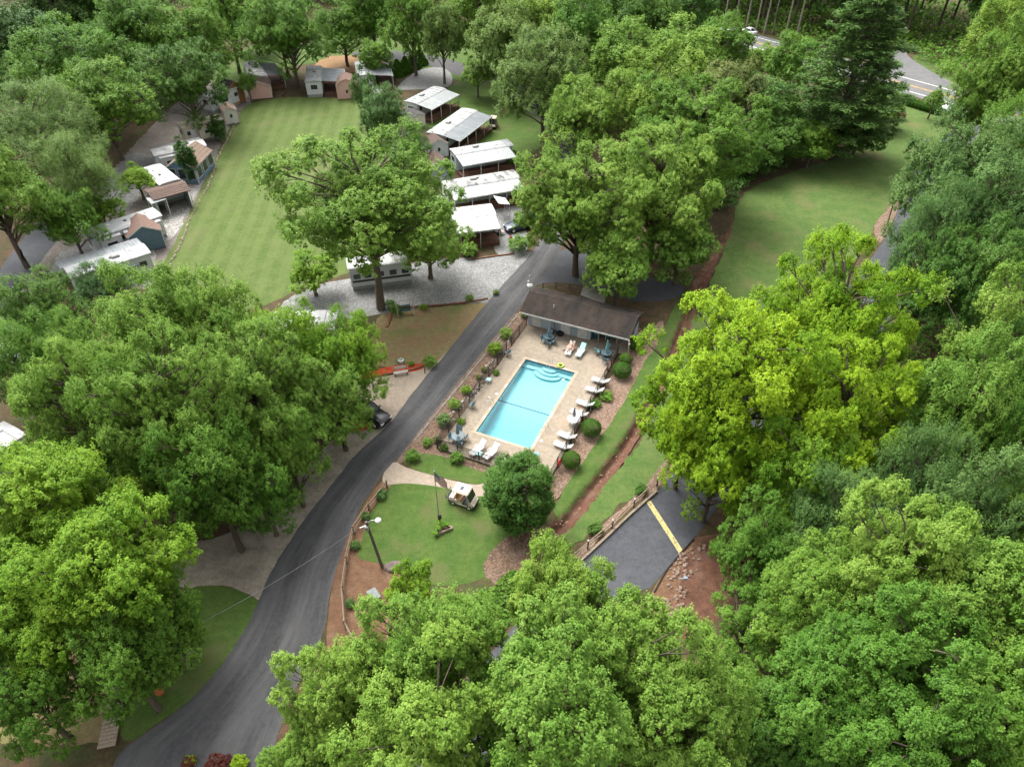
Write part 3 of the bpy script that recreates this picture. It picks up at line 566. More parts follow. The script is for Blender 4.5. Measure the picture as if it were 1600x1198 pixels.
# ---- every tree, where it stands (photo x, photo y, crown radius in photo pixels, height of crown centre, kind, leaf, label)
TREES = [
 # bottom middle: the big clump below the circle lawn
 (690, 1030, 108, 14, 'near', 'fresh', 'broad bright tree beside the road bend, left front of the clump below the flagpole lawn'),
 (875, 940, 84, 14, 'near', 'fresh', 'pale leaved tree top nearest the flagpole lawn in the bottom clump'),
 (985, 1045, 118, 14, 'near', 'fresh', 'broad tree at the lower end of the entrance road, beside the rocky bank'),
 (545, 1085, 88, 12, 'near', 'fresh', 'small bright tree leaning over the road edge at the bottom'),
 (485, 1185, 66, 8, 'near', 'fresh', 'small bright tree at the bottom edge where the road runs out of the photo'),
 (680, 1150, 130, 15, 'near', 'fresh', 'large tree cut by the bottom edge of the photo, behind the road bend'),
 (860, 1130, 140, 16, 'near', 'fresh', 'tallest full tree at the bottom centre of the photo'),
 (1060, 1130, 110, 13, 'near', 'fresh', 'pale tipped tree at the bottom, right end of the central clump'),
 (640, 915, 40, 4.5, 'small', 'yellow', 'small yellow green tree on the pine straw beside the grey utility box'),
 # bottom right
 (1390, 880, 105, 15, 'near', 'fresh', 'tall bright tree in the lower right woods with pale top shoots'),
 (1270, 940, 88, 11, 'near', 'mid', 'mid green tree on the clay bank side of the lower right woods'),
 (1520, 930, 120, 15, 'near', 'fresh', 'broad bright tree at the right edge of the lower woods'),
 (1410, 1040, 125, 14, 'near', 'mid', 'wide tree in the middle of the lower right woods'),
 (1290, 1085, 105, 12, 'near', 'mid', 'rounded mid green tree near the bottom of the lower right woods'),
 (1560, 1090, 125, 14, 'near', 'mid', 'broad tree filling the bottom right corner'),
 (1420, 1180, 120, 13, 'near', 'mid', 'tree cut by the bottom edge in the lower right woods'),
 (1205, 1150, 80, 8, 'broad', 'dark', 'dark low tree at the bottom between the two bright clumps'),
 (1165, 985, 66, 6, 'open', 'mid', 'thin twiggy tree with bare limbs beside the clay bank'),
 (1130, 1075, 60, 6, 'open', 'mid', 'sparse low tree with bare twigs below the clay bank'),
 (1250, 1190, 70, 7, 'broad', 'dark', 'dark shaded tree at the bottom edge near the middle right'),
 # right side
 (1300, 800, 70, 9, 'soft', 'blue', 'soft blue green tree behind the lime green tree'),
 (1180, 850, 62, 7, 'broad', 'mid', 'low mid green tree overhanging the right edge of the entrance road'),
 (1240, 900, 58, 7, 'broad', 'dark', 'dark tree in the gap between lime tree and lower right woods'),
 (1410, 735, 66, 11, 'soft', 'blue', 'feathery grey green tree in the middle of the right woods'),
 (1490, 770, 80, 11, 'broad', 'blue', 'broad feathery grey green tree near the right woods centre'),
 (1580, 790, 70, 10, 'broad', 'mid', 'mid green tree at the right edge, halfway down the photo'),
 (1490, 620, 88, 13, 'broad', 'fresh', 'bright rounded tree on the right, below the bare limbed tree'),
 (1570, 660, 70, 12, 'broad', 'mid', 'tree at the right edge below the bare limbed tree'),
 (1420, 640, 60, 10, 'broad', 'mid', 'tree between the lime tree and the bright rounded right tree'),
 (1555, 480, 78, 14, 'open', 'fresh', 'tree with bare forked limbs at the right edge'),
 (1590, 570, 60, 11, 'broad', 'dark', 'dark tree under the bare forked limbs at the right edge'),
 (1450, 450, 62, 9, 'broad', 'dark', 'dark tree beside the bend of the entrance road'),
 (1498, 272, 82, 14, 'broad', 'blue', 'large blue green tree leaning over the meadow on the right'),
 (1452, 352, 58, 12, 'soft', 'blue', 'blue green tree beside the lamp post at the meadow edge'),
 (1535, 345, 92, 13, 'broad', 'blue', 'broad blue green tree at the right edge, above the bare limbed tree'),
 (1520, 420, 70, 11, 'broad', 'dark', 'dark green tree under the broad blue green tree on the right'),
 (1580, 235, 80, 14, 'soft', 'mid', 'tree at the right edge in front of the highway'),
 (1572, 108, 66, 15, 'broad', 'fresh', 'bright tree at the right edge beyond the side road'),
 (1600, 40, 70, 15, 'broad', 'fresh', 'bright tree in the top right corner'),
 (1525, 165, 38, 9, 'broad', 'mid', 'small tree on the highway verge below the bright corner tree'),
 (1460, 155, 16, 4, 'small', 'mid', 'young tree on the verge in front of the yellow line'),
 # lime trees
 (1160, 600, 135, 13, 'great', 'lime', 'big lime yellow tree right of the ditch, the widest of the bright ones'),
 (1300, 500, 112, 14, 'great', 'lime', 'tall lime yellow tree nearest the meadow'),
 (1310, 640, 100, 12, 'great', 'lime', 'lime yellow tree on the woods side of the bright group'),
 (1120, 720, 66, 8, 'broad', 'lime', 'low lime branches overhanging the stop line on the entrance road'),
 (1072, 665, 56, 8, 'broad', 'lime', 'lime green tree nearest the ditch, leftmost of the bright group'),
 (1240, 740, 80, 9, 'broad', 'yellow', 'yellow green tree with pale limbs under the lime trees'),
 # centre: by the pool house
 (905, 320, 104, 12, 'great', 'fresh', 'broad tree over the road behind the pool house'),
 (1030, 300, 98, 12, 'great', 'fresh', 'broad tree between the pool house and the meadow ditch'),
 (968, 415, 62, 7, 'broad', 'fresh', 'low bough of leaves hanging over the pool house roof'),
 (1062, 390, 52, 6, 'broad', 'fresh', 'small tree leaning on the red clay ditch edge'),
 (1090, 215, 108, 13, 'great', 'mid', 'large rounded tree at the left end of the meadow'),
 (1010, 170, 82, 13, 'broad', 'fresh', 'tree behind the rounded tree, towards the highway'),
 (850, 125, 78, 13, 'broad', 'soft', 'pale tree above the white roofed trailers'),
 (900, 190, 66, 10, 'broad', 'fresh', 'tree between the trailer row and the large rounded tree'),
 (975, 105, 66, 12, 'far', 'fresh', 'pale tree in the middle of the upper woods'),
 (1060, 100, 70, 12, 'far', 'fresh', 'tree just short of the highway, upper middle'),
 (1130, 150, 56, 11, 'far', 'bronze', 'olive toned tree left of the tall pine'),
 (1125, 80, 50, 10, 'far', 'mid', 'mid green tree at the highway edge just left of the white car'),
 (1190, 170, 58, 9, 'far', 'dark', 'dark tree at the foot of the tall pine, left side'),
 (1225, 215, 44, 6, 'far', 'dark', 'dark low tree at the meadow edge under the pine'),
 (1180, 240, 40, 5, 'far', 'dark', 'dark shrubby tree at the meadow edge left of the pine'),
 (1270, 225, 40, 5, 'far', 'mid', 'bushy tree in front of the tall pine trunk'),
 (1345, 205, 42, 5, 'far', 'mid', 'bushy tree right of the pine trunk'),
 (1380, 165, 32, 5, 'far', 'mid', 'small tree where the pine hides the highway'),
 (1240, 100, 46, 9, 'far', 'mid', 'tree directly behind the tall pine, below the white car'),
 (1195, 98, 30, 6, 'far', 'fresh', 'small bright tree in front of the white car'),
 # top middle
 (480, 55, 58, 13, 'broad', 'mid', 'tree behind the white trailer with the grey awning'),
 (545, 50, 50, 13, 'broad', 'mid', 'tree beside the pink barn shed at the top of the field'),
 (435, 35, 46, 12, 'far', 'mid', 'tree at the top edge above the pink square shed'),
 (400, 40, 34, 10, 'far', 'mid', 'slim tree with bare trunk on the far lawn'),
 (592, 90, 26, 11, 'far', 'mid', 'slim tree with sparse leaves in front of the top trailers'),
 (600, 178, 40, 8, 'broad', 'blue', 'grey green tree at the top right corner of the field'),
 (568, 135, 20, 8, 'small', 'blue', 'narrow grey green tree next to the pink barn shed'),
 (638, 228, 40, 5, 'soft', 'deep', 'very dark evergreen beside the brown roofed sheds'),
 (640, 35, 46, 14, 'far', 'mid', 'tall tree over the arborvitae row'),
 (696, 55, 36, 14, 'far', 'soft', 'tall tree with pale bare trunks by the gravel drive'),
 (748, 118, 30, 6, 'small', 'fresh', 'small tree on the grass at the end of the concrete drive'),
 (790, 60, 56, 13, 'far', 'soft', 'pale airy tree at the top, above the row of trailers'),
 (750, 25, 52, 13, 'far', 'fresh', 'tree at the top edge right of the bare trunks'),
 (580, 15, 46, 12, 'far', 'mid', 'tree at the top edge above the field centre'),
 (840, 35, 58, 14, 'far', 'fresh', 'tree at the top edge above the pale tree'),
 (905, 55, 56, 14, 'far', 'mid', 'tree at the top left of the upper woods'),
 (955, 20, 56, 14, 'far', 'dark', 'dark tree at the top edge of the upper woods'),
 (1015, 35, 54, 14, 'far', 'dark', 'dark tree near the top where the highway begins'),
 (1075, 25, 42, 12, 'far', 'dark', 'dark tree at the top edge where the highway comes in'),
 (355, 25, 52, 13, 'far', 'mid', 'tree at the top edge above the big left trees'),
 # main tree by the travel trailer
 (668, 372, 66, 7, 'broad', 'fresh', 'leafy tree in front of the white trailer roof by the gravel lot'),
 (487, 430, 44, 3.6, 'small', 'yellow', 'small yellow green tree at the corner of field and gravel'),
 # left of the field
 (120, 110, 84, 13, 'broad', 'mid', 'large tree over the hidden white trailers at upper left'),
 (215, 55, 82, 14, 'broad', 'mid', 'tall tree at the top left, behind the large trees'),
 (300, 70, 68, 13, 'broad', 'mid', 'tree at upper left nearest the far lawn'),
 (205, 165, 80, 12, 'broad', 'mid', 'tree with a dark trunk behind the white fifth wheel trailer'),
 (290, 130, 62, 11, 'broad', 'dark', 'dark tree over the beige trailer'),
 (30, 70, 66, 13, 'far', 'deep', 'dark forest tree in the top left corner'),
 (90, 22, 56, 13, 'far', 'deep', 'dark forest tree at the top edge, left'),
 (150, 5, 46, 13, 'far', 'dark', 'dark forest tree behind the tall upper left tree'),
 (25, 135, 44, 8, 'far', 'dark', 'dark tree at the left edge below the corner forest'),
 (60, 215, 90, 12, 'soft', 'soft', 'broad pale grey green tree at the left edge'),
 (120, 270, 60, 10, 'soft', 'soft', 'pale grey green tree facing the white fifth wheel'),
 (30, 300, 84, 12, 'broad', 'fresh', 'bright tree with forked trunk at the left edge by the lane'),
 (105, 340, 46, 7, 'broad', 'mid', 'tree behind the small yellow green tree on the left'),
 (215, 283, 31, 3.6, 'small', 'yellow', 'small flat topped tree by the brown roofed porch'),
 (160, 335, 36, 3.6, 'small', 'yellow', 'small flat topped tree by the long white trailer'),
 (387, 130, 17, 4, 'small', 'mid', 'young tree at the corner of the field by the wooden shed'),
 (152, 445, 42, 4.5, 'soft', 'deep', 'dark loose tree in front of the long metal awning'),
 (62, 492, 64, 8, 'broad', 'dark', 'dark tree at left beside the west lane'),
 (100, 545, 58, 8, 'broad', 'mid', 'tree with yellow tips at left below the dark loose tree'),
 (25, 560, 66, 8, 'soft', 'mid', 'soft grey green tree at the left edge, midway down'),
 # middle left group
 (250, 515, 92, 12, 'broad', 'fresh', 'bright tree at the bottom corner of the mown field'),
 (340, 505, 74, 11, 'broad', 'fresh', 'bright tree over the lower edge of the mown field'),
 (140, 620, 96, 12, 'great', 'fresh', 'bright tree at left, above the big yellowish tree'),
 (265, 630, 110, 13, 'great', 'fresh', 'large bright tree in the centre of the left group'),
 (395, 600, 96, 11, 'great', 'fresh', 'bright tree in the left group beside the hidden white roof'),
 (470, 540, 66, 9, 'broad', 'yellow', 'yellow tipped tree over the white roof near the swing'),
 (545, 545, 54, 8, 'broad', 'yellow', 'yellow tipped tree over the red bark bed'),
 (525, 625, 58, 7, 'broad', 'fresh', 'tree shading the black car'),
 (335, 735, 82, 10, 'broad', 'mid', 'mid green tree above the driveway'),
 (452, 690, 54, 8, 'broad', 'fresh', 'tree beside the lower driveway, next to the road'),
 (412, 768, 52, 6, 'broad', 'mid', 'low tree at the kerb of the stained driveway'),
 (225, 745, 72, 7, 'broad', 'dark', 'dark tree in the shade at the top of the driveway'),
 # bottom left
 (75, 800, 118, 13, 'near', 'yellow', 'large yellowish tree at the left edge'),
 (170, 890, 112, 13, 'near', 'yellow', 'large yellowish tree, the middle one at lower left'),
 (45, 960, 110, 11, 'near', 'yellow', 'yellowish tree at the left edge above the photo corner'),
 (255, 965, 72, 7, 'broad', 'mid', 'darker green tree over the roadside lawn'),
 (195, 1015, 74, 8, 'broad', 'mid', 'mid green tree above the boardwalk'),
 (50, 1080, 80, 7, 'broad', 'mid', 'low tree at the lower left corner'),
]
BASES = {(480, 55): (466, 136), (545, 50): (543, 104), (400, 40): (402, 84), (696, 55): (695, 131), (640, 35): (650, 118), (748, 118): (747, 153), (205, 165): (190, 250), (30, 300): (42, 418), (592, 90): (590, 128)}
for t in TREES: tree(*t, base=BASES.get(t[:2]))
tree(575, 318, 138, 12, 'great', 'fresh', 'huge spreading tree between the mown field and the gravel lot', base=(597, 482), hz=7.0)
tree(0, 110, 96, 13, 'pine', 'pine', 'tall dark white pine at the head of the meadow', base=(1296, 246), hz=13.2, name='pine_tree')
tree(810, 770, 56, 4.0, 'oval', 'dark', 'dense rounded evergreen tree in front of the pool gate', hz=4.1, name='evergreen_tree', rot=0)
for x, y, r_, h, lb in [(302, 285, 17, 3.6, 'narrow dark evergreen in front of the blue house'), (346, 222, 13, 2.8, 'narrow dark evergreen on the field edge by the white shed')]:
    tree(x, y-(38 if r_ > 15 else 22), r_, h, 'column', 'deep', lb, base=(x, y), hz=h*.95, name='narrow_evergreen')
for i, (x, y) in enumerate([(622, 118), (634, 113), (646, 107), (657, 101)]):
    tree(x, y-12, 13, 2.4, 'juniper', 'box', ['arborvitae nearest the top trailers in the row of four', 'second arborvitae from the trailers in the row of four', 'third arborvitae from the trailers in the row of four', 'arborvitae nearest the gravel drive in the row of four'][i], base=(x, y), hz=2.6, name='arborvitae', group='arborvitae row', cat='shrub')
# far woods beyond the highway and along the top edge: each tree its own, nothing tells them apart
fr = random.Random(4); far_n = 0
def far_tree(x, y, k, lf, zc, R, name='forest_tree'):
    i = far_n % len(PROTO[k]); R0, H0, cm, bm_ = PROTO[k][i]
    t = thing(name, 'dark leafy tree in the unbroken woods beyond the highway and lawns', 'tree', (x, y, 0), fr.uniform(0, 6.28), 'trees of the far woods')
    c = link_mesh('crown', cm, t); slot_mat(c, LM[lf]); c.location = (0, 0, zc); Hh = min(R*1.25, zc*.85); c.scale = (R/R0, R/R0, Hh/H0)
    kk = link_mesh('trunk', TRUNKS[i % 4], t); kk.scale = (.3, .3, zc)
for s in np.arange(-215, 150, 8.5):
    for row, t in enumerate((12, 20, 30, 42, 58)):
        q = hwp(s+fr.uniform(-3, 3)+(row % 2)*4, t+fr.uniform(-2.5, 2.5))
        px_ok = abs(q[0]) < .62*q[1]*1.12+14 and q[1] < 330
        sx = 800+FPX*q[0]/(q[1]*cP+CAM_H*sP)
        if not px_ok or (row < 2 and 1395 < sx < 1505): continue
        if row == 0 and sx < 1330 and sx > 1100: continue
        if sdist(np.array([q[0]]), np.array([q[1]]), SIDE_ROAD)[0] > -9: continue
        far_n += 1
        if row == 0: far_tree(q[0], q[1], 'far', fr.choice(['dark', 'mid']), fr.uniform(3, 4.5), fr.uniform(3.6, 4.8)); continue
        far_tree(q[0], q[1], 'far', fr.choice(['dark', 'deep', 'mid', 'dark']), fr.uniform(9, 13)+(row > 1)*2, fr.uniform(5, 6.8))
for i in range(75):
    x = fr.uniform(-170, 30); y = fr.uniform(214, 285)
    if abs(x) > .75*y+10: continue
    far_n += 1; far_tree(x, y, 'far', fr.choice(['dark', 'mid', 'dark', 'deep']), fr.uniform(10, 14), fr.uniform(6, 8))
# bare pine trunks standing behind the highway verge
for i, px in enumerate([1118, 1133, 1148, 1166, 1181, 1194, 1207, 1226, 1243]):
    g = G(px, 38+.30*(px-1118)-10+fr.uniform(-6, 4)); t = thing('pine_tree', 'tall bare pine trunk behind the highway verge, number of its kind in a loose row', 'tree', (g[0], g[1], 0), fr.uniform(0, 6), 'bare pine trunks beyond the highway')
    t['label'] = 'tall bare trunked pine behind the highway verge'
    k = link_mesh('trunk', TRUNKS_PALE[i % 4], t); k.scale = (.22, .22, 17)
    c = link_mesh('crown', PROTO['far'][i % 3][2], t); slot_mat(c, LM['dark']); c.location = (0, 0, 18); c.scale = (.5, .5, .7)

# undergrowth: low leafy ground cover that nobody could count, on the forest floor
def undergrowth(label, areas, n, seed, leafm, zmax=1.6, leaf=.42, holes=()):
    r = np.random.default_rng(seed); P0 = []
    for ar in areas:
        poly = [tuple(G(*p)) if len(p) == 2 else p[:2] for p in ar]; a = np.array(poly); k = int(n/len(areas))
        x = r.uniform(a[:, 0].min(), a[:, 0].max(), k*3); y = r.uniform(a[:, 1].min(), a[:, 1].max(), k*3); ok = sdist(x, y, poly) > fbm(x*.3, y*.3, 2)*3
        for h in holes: ok &= sdist(x, y, h) < -.5
        ok &= dist_line(x, y, DITCH) > 1.4
        x, y = x[ok][:k], y[ok][:k]; hgt = np.clip((fbm(x*.45, y*.45, seed)+.28)*2.0, .02, 1)*zmax; z = hgt*r.random(len(x))**.4+.04; P0.append(np.column_stack([x, y, z]))
    P0 = np.concatenate(P0); m = len(P0); L = unit(r.normal(0, 1, (m, 3))+np.array([0, 0, .2])); N_ = r.normal(0, .45, (m, 3))+np.array([0, 0, 1]); ln = leaf*r.uniform(.6, 1.3, m)
    me = leaf_mesh('undergrowth', P0, L, N_, ln, ln*.75, .45+r.normal(0, .2, m)+fbm(P0[:, 0]*.2, P0[:, 1]*.2, 4)*.5); me.materials.append(LM[leafm]); tag(link_mesh('undergrowth', me), label, 'undergrowth', None, 'stuff')
hs_ = [(*hwp(-230, 7.5), 0), (*hwp(44, 7.5), 0), (*hwp(44, 70), 0), (*hwp(-230, 70), 0)]
hs2 = [(*hwp(44, 30), 0), (*hwp(68, 14), 0), (*hwp(150, 10), 0), (*hwp(150, 70), 0), (*hwp(44, 70), 0)]
undergrowth('leafy undergrowth in the woods beyond the highway', [hs_, hs2], 110000, 5, 'mid', 2.6, .8, holes=[SIDE_ROAD])
undergrowth('dark undergrowth along the wooded edge of the meadow', [[(1140, 330), (1170, 285), (1260, 250), (1340, 225), (1385, 180), (1380, 150), (1250, 170), (1130, 180), (1000, 200), (960, 260), (1080, 330)]], 22000, 6, 'dark', 1.8, .45)
undergrowth('undergrowth below the right hand woods', [[(1440, 470), (1480, 400), (1700, 300), (1800, 700), (1800, 1300), (1120, 1300), (1080, 1120), (1130, 1010), (1200, 900), (1180, 840), (1260, 740), (1360, 640)]], 45000, 7, 'mid', 1.3, .34)
undergrowth('undergrowth below the upper left trees', [[(-200, 20), (330, 20), (310, 110), (260, 170), (120, 190), (60, 300), (-100, 330)]], 26000, 8, 'dark', 1.4, .5)
undergrowth('weeds below the large yellowish trees at the lower left', [[(-80, 760), (200, 760), (215, 860), (210, 890), (280, 920), (230, 1000), (170, 1030), (0, 1000), (-80, 1000)]], 14000, 9, 'mid', .8, .26)
undergrowth('undergrowth below the bottom clump of trees', [[(640, 960), (740, 925), (820, 900), (880, 880), (900, 900), (820, 960), (700, 1060), (600, 1100), (560, 1060)]], 9000, 10, 'mid', .7, .24)
# ================================================================ POOL, DECK, POOL HOUSE
white = mat('white_plastic', (.60, .60, .585), .45, var=.04, scale=2)
white_paint = mat('white_paint', (.60, .60, .585), .6, var=.07, scale=2.5, col3=(.50, .49, .46), scale3=1.2)
grey_wall = mat('pale_grey_block', (.40, .45, .505), .8, var=.06, scale=3)
black_metal = mat('black_coated_metal', (.018, .018, .02), .5, var=.1)
steel = mat('steel', (.55, .55, .56), .35, metal=.8, var=.05)
teal = mat('teal_canvas', (.16, .36, .37), .85, var=.1, scale=5); slate = mat('blue_grey_sling', (.15, .235, .28), .7, var=.1, scale=6)
frame_teal = mat('dark_teal_frame', (.04, .075, .085), .5); aqua = mat('pale_aqua_vinyl', (.36, .62, .64), .6, var=.05)
dark = mat('dark_void', (.02, .022, .025), .6); rubber = mat('rubber', (.02, .02, .02), .85)
lime_p = mat('lime_vinyl', (.45, .62, .08), .4); red_p = mat('red_plastic', (.55, .06, .05), .5); orange_cloth = mat('orange_cloth', (.62, .28, .12), .9)
glass_dark = mat('dark_glass', (.03, .035, .04), .12, spec=.6, var=.05); wood = mat('weathered_wood', (.20, .15, .105), .9, col2=(.12, .09, .065), scale=4, stretch=(1, 6, 6), bump=.3)
wood_pale = mat('pale_timber', (.36, .29, .215), .9, col2=(.24, .19, .14), scale=3, stretch=(1, 5, 5), bump=.3)
DZ = .07
def pobj(mb, name, m, parent=None, **k):
    o = mb.obj(name, m, parent, **k)
    if parent is None: o.location = (PC[0], PC[1], 0); o.rotation_euler = (0, 0, PROT+0)
    return o
# local pool axes: x = EU (right), y = -EV (towards the pool house)
deck = MB(); x0, x1, y0, y1 = -5.1, 5.85, -9.45, 12.1; e = .32
def slab(mb, ax, ay, bx, by, z0, z1): mb.box(((ax+bx)/2, (ay+by)/2, (z0+z1)/2), (bx-ax, by-ay, z1-z0))
cuts_y = [y0, -PL-e, -2.2, 2.4, PL+e, y1]
slab(deck, x0, y0, x1, -PL-e, -.1, DZ); slab(deck, x0, PL+e, x1, y1, -.1, DZ); slab(deck, x0, -PL-e, -PW-e, PL+e, -.1, DZ); slab(deck, PW+e, -PL-e, x1, PL+e, -.1, DZ)
slab(deck, -5.1, 12.1, 7.0, 15.6, -.1, DZ-.004); slab(deck, 5.85, 11.2, 7.0, 12.1, -.1, DZ-.004)
tag(pobj(deck, 'pool_deck', g_deck), kind='structure')
pool = thing('swimming_pool', 'rectangular swimming pool with pale blue water and corner to corner steps at the house end', 'swimming pool', (PC[0], PC[1], 0), PROT)
plaster = mat('pale_blue_plaster', (.33, .53, .555), .7, var=.04, scale=1.5); tile_dark = mat('dark_blue_tile', (.035, .10, .16), .3, var=.2, scale=8); step_edge = mat('blue_step_edge', (.20, .45, .49), .5)
co = MB(); zc_ = DZ+.025
slab(co, -PW-e, -PL-e, PW+e, -PL, -.05, zc_); slab(co, -PW-e, PL, PW+e, PL+e, -.05, zc_); slab(co, -PW-e, -PL, -PW, PL, -.05, zc_); slab(co, PW, -PL, PW+e, PL, -.05, zc_)
pobj(co, 'coping', mat('coping_concrete', (.37, .30, .225), .85, col2=(.31, .25, .18), scale=2, var=.1, bump=.1), pool)
bas = MB(); zs = [(PL, -.68), (-.1, -.95), (-.35, -.98), (-3.6, -1.55), (-PL, -1.6)]
for (ya, za), (yb, zb) in zip(zs[:-1], zs[1:]): bas.add([(-PW, ya, za), (PW, ya, za), (PW, yb, zb), (-PW, yb, zb)], [(0, 1, 2, 3)])
for sx in (-PW, PW): bas.add([(sx, y, z) for y, z in zs]+[(sx, -PL, -.12), (sx, PL, -.12)], [tuple(range(7))])
bas.add([(-PW, PL, -.68), (PW, PL, -.68), (PW, PL, -.12), (-PW, PL, -.12)], [(0, 1, 2, 3)]); bas.add([(-PW, -PL, -1.6), (PW, -PL, -1.6), (PW, -PL, -.12), (-PW, -PL, -.12)], [(0, 1, 2, 3)])
pobj(bas, 'basin', plaster, pool)
tl = MB()
for sx in (-1, 1): tl.box((sx*(PW-.006), 0, -.05), (.012, 2*PL-.024, .2))
for sy in (-1, 1): tl.box((0, sy*(PL-.006), -.05), (2*PW, .012, .2))
pobj(tl, 'waterline_tile', tile_dark, pool)
br_ = MB(); br_.add([(-PW+.02, -.02, -.934), (PW-.02, -.02, -.934), (PW-.02, -.17, -.945), (-PW+.02, -.17, -.945)], [(0, 1, 2, 3)])
for sx in (-1, 1): br_.box((sx*(PW-.012), -.09, -.6), (.02, .14, .78))
pobj(br_, 'depth_break_line', tile_dark, pool)
st = MB(); se = MB(); st.box((0, PL-.3, -.66), (2*PW-.03, .6, .36)); se.box((0, PL-.605, -.48), (2*PW-.03, .03, .03))
for k, (r_, z) in enumerate([(1.55, -.56), (1.2, -.44), (.85, -.30)]):
    arc = [(r_*math.cos(t), PL-.012-(.62 if k == 0 else .3 if k == 1 else .05)-r_*.62*math.sin(t)) for t in np.linspace(0, math.pi, 17)]; arc = arc+[(-r_, PL-.012), (r_, PL-.012)]
    st.prism(arc, -.80, z); se.path([(x, y, z+.005) for x, y in arc[:17]], .028, 4)
pobj(st, 'step', plaster, pool); pobj(se, 'step_edge', step_edge, pool)
dr = MB()
for x, y in ((-.35, -4.75), (.6, -4.85)): dr.lathe([(.16, -1.6), (.16, -1.5), (.05, -1.5)], 12, (x, y, 0))
pobj(dr, 'floor_drain', mat('drain_grey', (.05, .16, .20), .6), pool)
hb = MB()
for x, y, w in [(-PW-.16, 4.9, .25), (-PW-.16, 1.2, .5), (-PW-.16, -2.6, .3), (-PW-.16, -3.9, .5), (PW+.16, 2.1, .5), (PW+.16, -1.0, .6), (PW+.16, -4.6, .6), (PW+.16, -5.4, .3)]: hb.box((x, y, zc_+.004), (.16, w, .012))
for x, w in [(-1.9, .5), (1.7, .4)]: hb.box((x, PL+.16, zc_+.004), (w, .16, .012)); 
for x in (-.4, .0, .35): hb.box((x, -PL-.16, zc_+.004), (.25, .16, .012))
pobj(hb, 'depth_marker', white_paint, pool)
rl = MB()
for dx in (-.16, .16): rl.path([(dx, PL+.25, DZ), (dx, PL+.25, .85), (dx, PL-.25, .9), (dx, PL-.7, .55), (dx, PL-.75, -.4)], .024, 6)
pobj(rl, 'handrail', steel, pool)
ld = MB()
for dy in (-.28, .28):
    ld.path([(PW+.55, -3.1+dy, DZ), (PW+.45, -3.1+dy, .8), (PW+.1, -3.1+dy, .88), (PW-.12, -3.1+dy, .5), (PW-.14, -3.1+dy, -1.3)], .022, 6)
for z in (-.3, -.6, -.9): ld.box((PW-.14, -3.1, z), (.08, .5, .03))
pobj(ld, 'ladder', steel, pool)
ld = MB()
for dy in (-.28, .28):
    ld.path([(-PW-.9, -2.0+dy, DZ), (-PW-.75, -2.0+dy, .7), (-PW-.4, -2.0+dy, .75), (-PW-.22, -2.0+dy, .4), (-PW-.16, -2.0+dy, DZ+.03)], .02, 6)
pobj(ld, 'handrail', steel, pool)
wm = bpy.data.materials.new('pool_water'); wm.use_nodes = True; N, L = wm.node_tree.nodes, wm.node_tree.links; N.remove(N['Principled BSDF'])
tr = N.new('ShaderNodeBsdfTransparent'); tr.inputs[0].default_value = (.93, .985, .99, 1); gl = N.new('ShaderNodeBsdfGlossy'); gl.inputs['Roughness'].default_value = .03
fr_ = N.new('ShaderNodeFresnel'); fr_.inputs[0].default_value = 1.33; bn = N.new('ShaderNodeTexNoise'); bn.inputs['Scale'].default_value = 2.2; bn.inputs['Detail'].default_value = 3; tcw = N.new('ShaderNodeTexCoord'); L.new(tcw.outputs['Object'], bn.inputs['Vector'])
bp = N.new('ShaderNodeBump'); bp.inputs['Strength'].default_value = .12; bp.inputs['Distance'].default_value = .1; L.new(bn.outputs[0], bp.inputs['Height']); L.new(bp.outputs[0], gl.inputs['Normal']); L.new(bp.outputs[0], fr_.inputs['Normal'])
ms = N.new('ShaderNodeMixShader'); L.new(fr_.outputs[0], ms.inputs[0]); L.new(tr.outputs[0], ms.inputs[1]); L.new(gl.outputs[0], ms.inputs[2]); L.new(ms.outputs[0], N['Material Output'].inputs[0])
va_ = N.new('ShaderNodeVolumeAbsorption'); va_.inputs[0].default_value = (.30, .90, .96, 1); va_.inputs[1].default_value = .32; L.new(va_.outputs[0], N['Material Output'].inputs[1])
wt = MB().box((0, 0, -.07-.9), (2*PW-.026, 2*PL-.026, 1.8))
wo_ = pobj(wt, 'water', wm, pool)
def PW_(u, v, z=0): q = P(u, v); return (q[0], q[1], z)

# ---- pool house
ph = thing('pool_house', 'long low grey pool house with mossy brown gable roof and white doors', 'building', (PC[0], PC[1], 0), PROT)
roofm = mat('mossy_brown_shingle', (.050, .037, .029), .95, col2=(.026, .021, .018), scale=1.2, bump=.7, bscale=14, stretch=(1.3, .5, 1), col3=(.018, .016, .015), scale3=.45)
w_ = MB(); yw, yb, zt = 12.05, 15.5, 2.42
w_.box((-1.35, yw+.07, zt/2+.03), (7.5, .14, zt)); w_.box((-5.03, (yw+yb)/2+.14, zt/2+.03), (.14, yb-yw-.3, zt)); w_.box((2.33, (yw+yb)/2+.14, zt/2+.03), (.14, yb-yw-.3, zt)); w_.box((.85, yb+.05, zt/2+.03), (11.9, .14, zt)); w_.box((6.73, 14.6, zt/2+.03), (.14, 1.6, zt))
pobj(w_, 'wall', grey_wall, ph)
stripe_m = mat('darker_grey_panel', (.32, .37, .41), .8, var=.06)
for x, wd in [(-1.6, 1.4), (.45, 1.1)]: pobj(B((x, yw-.012, 1.2), (wd, .03, 2.2)), 'wall_panel', stripe_m, ph)
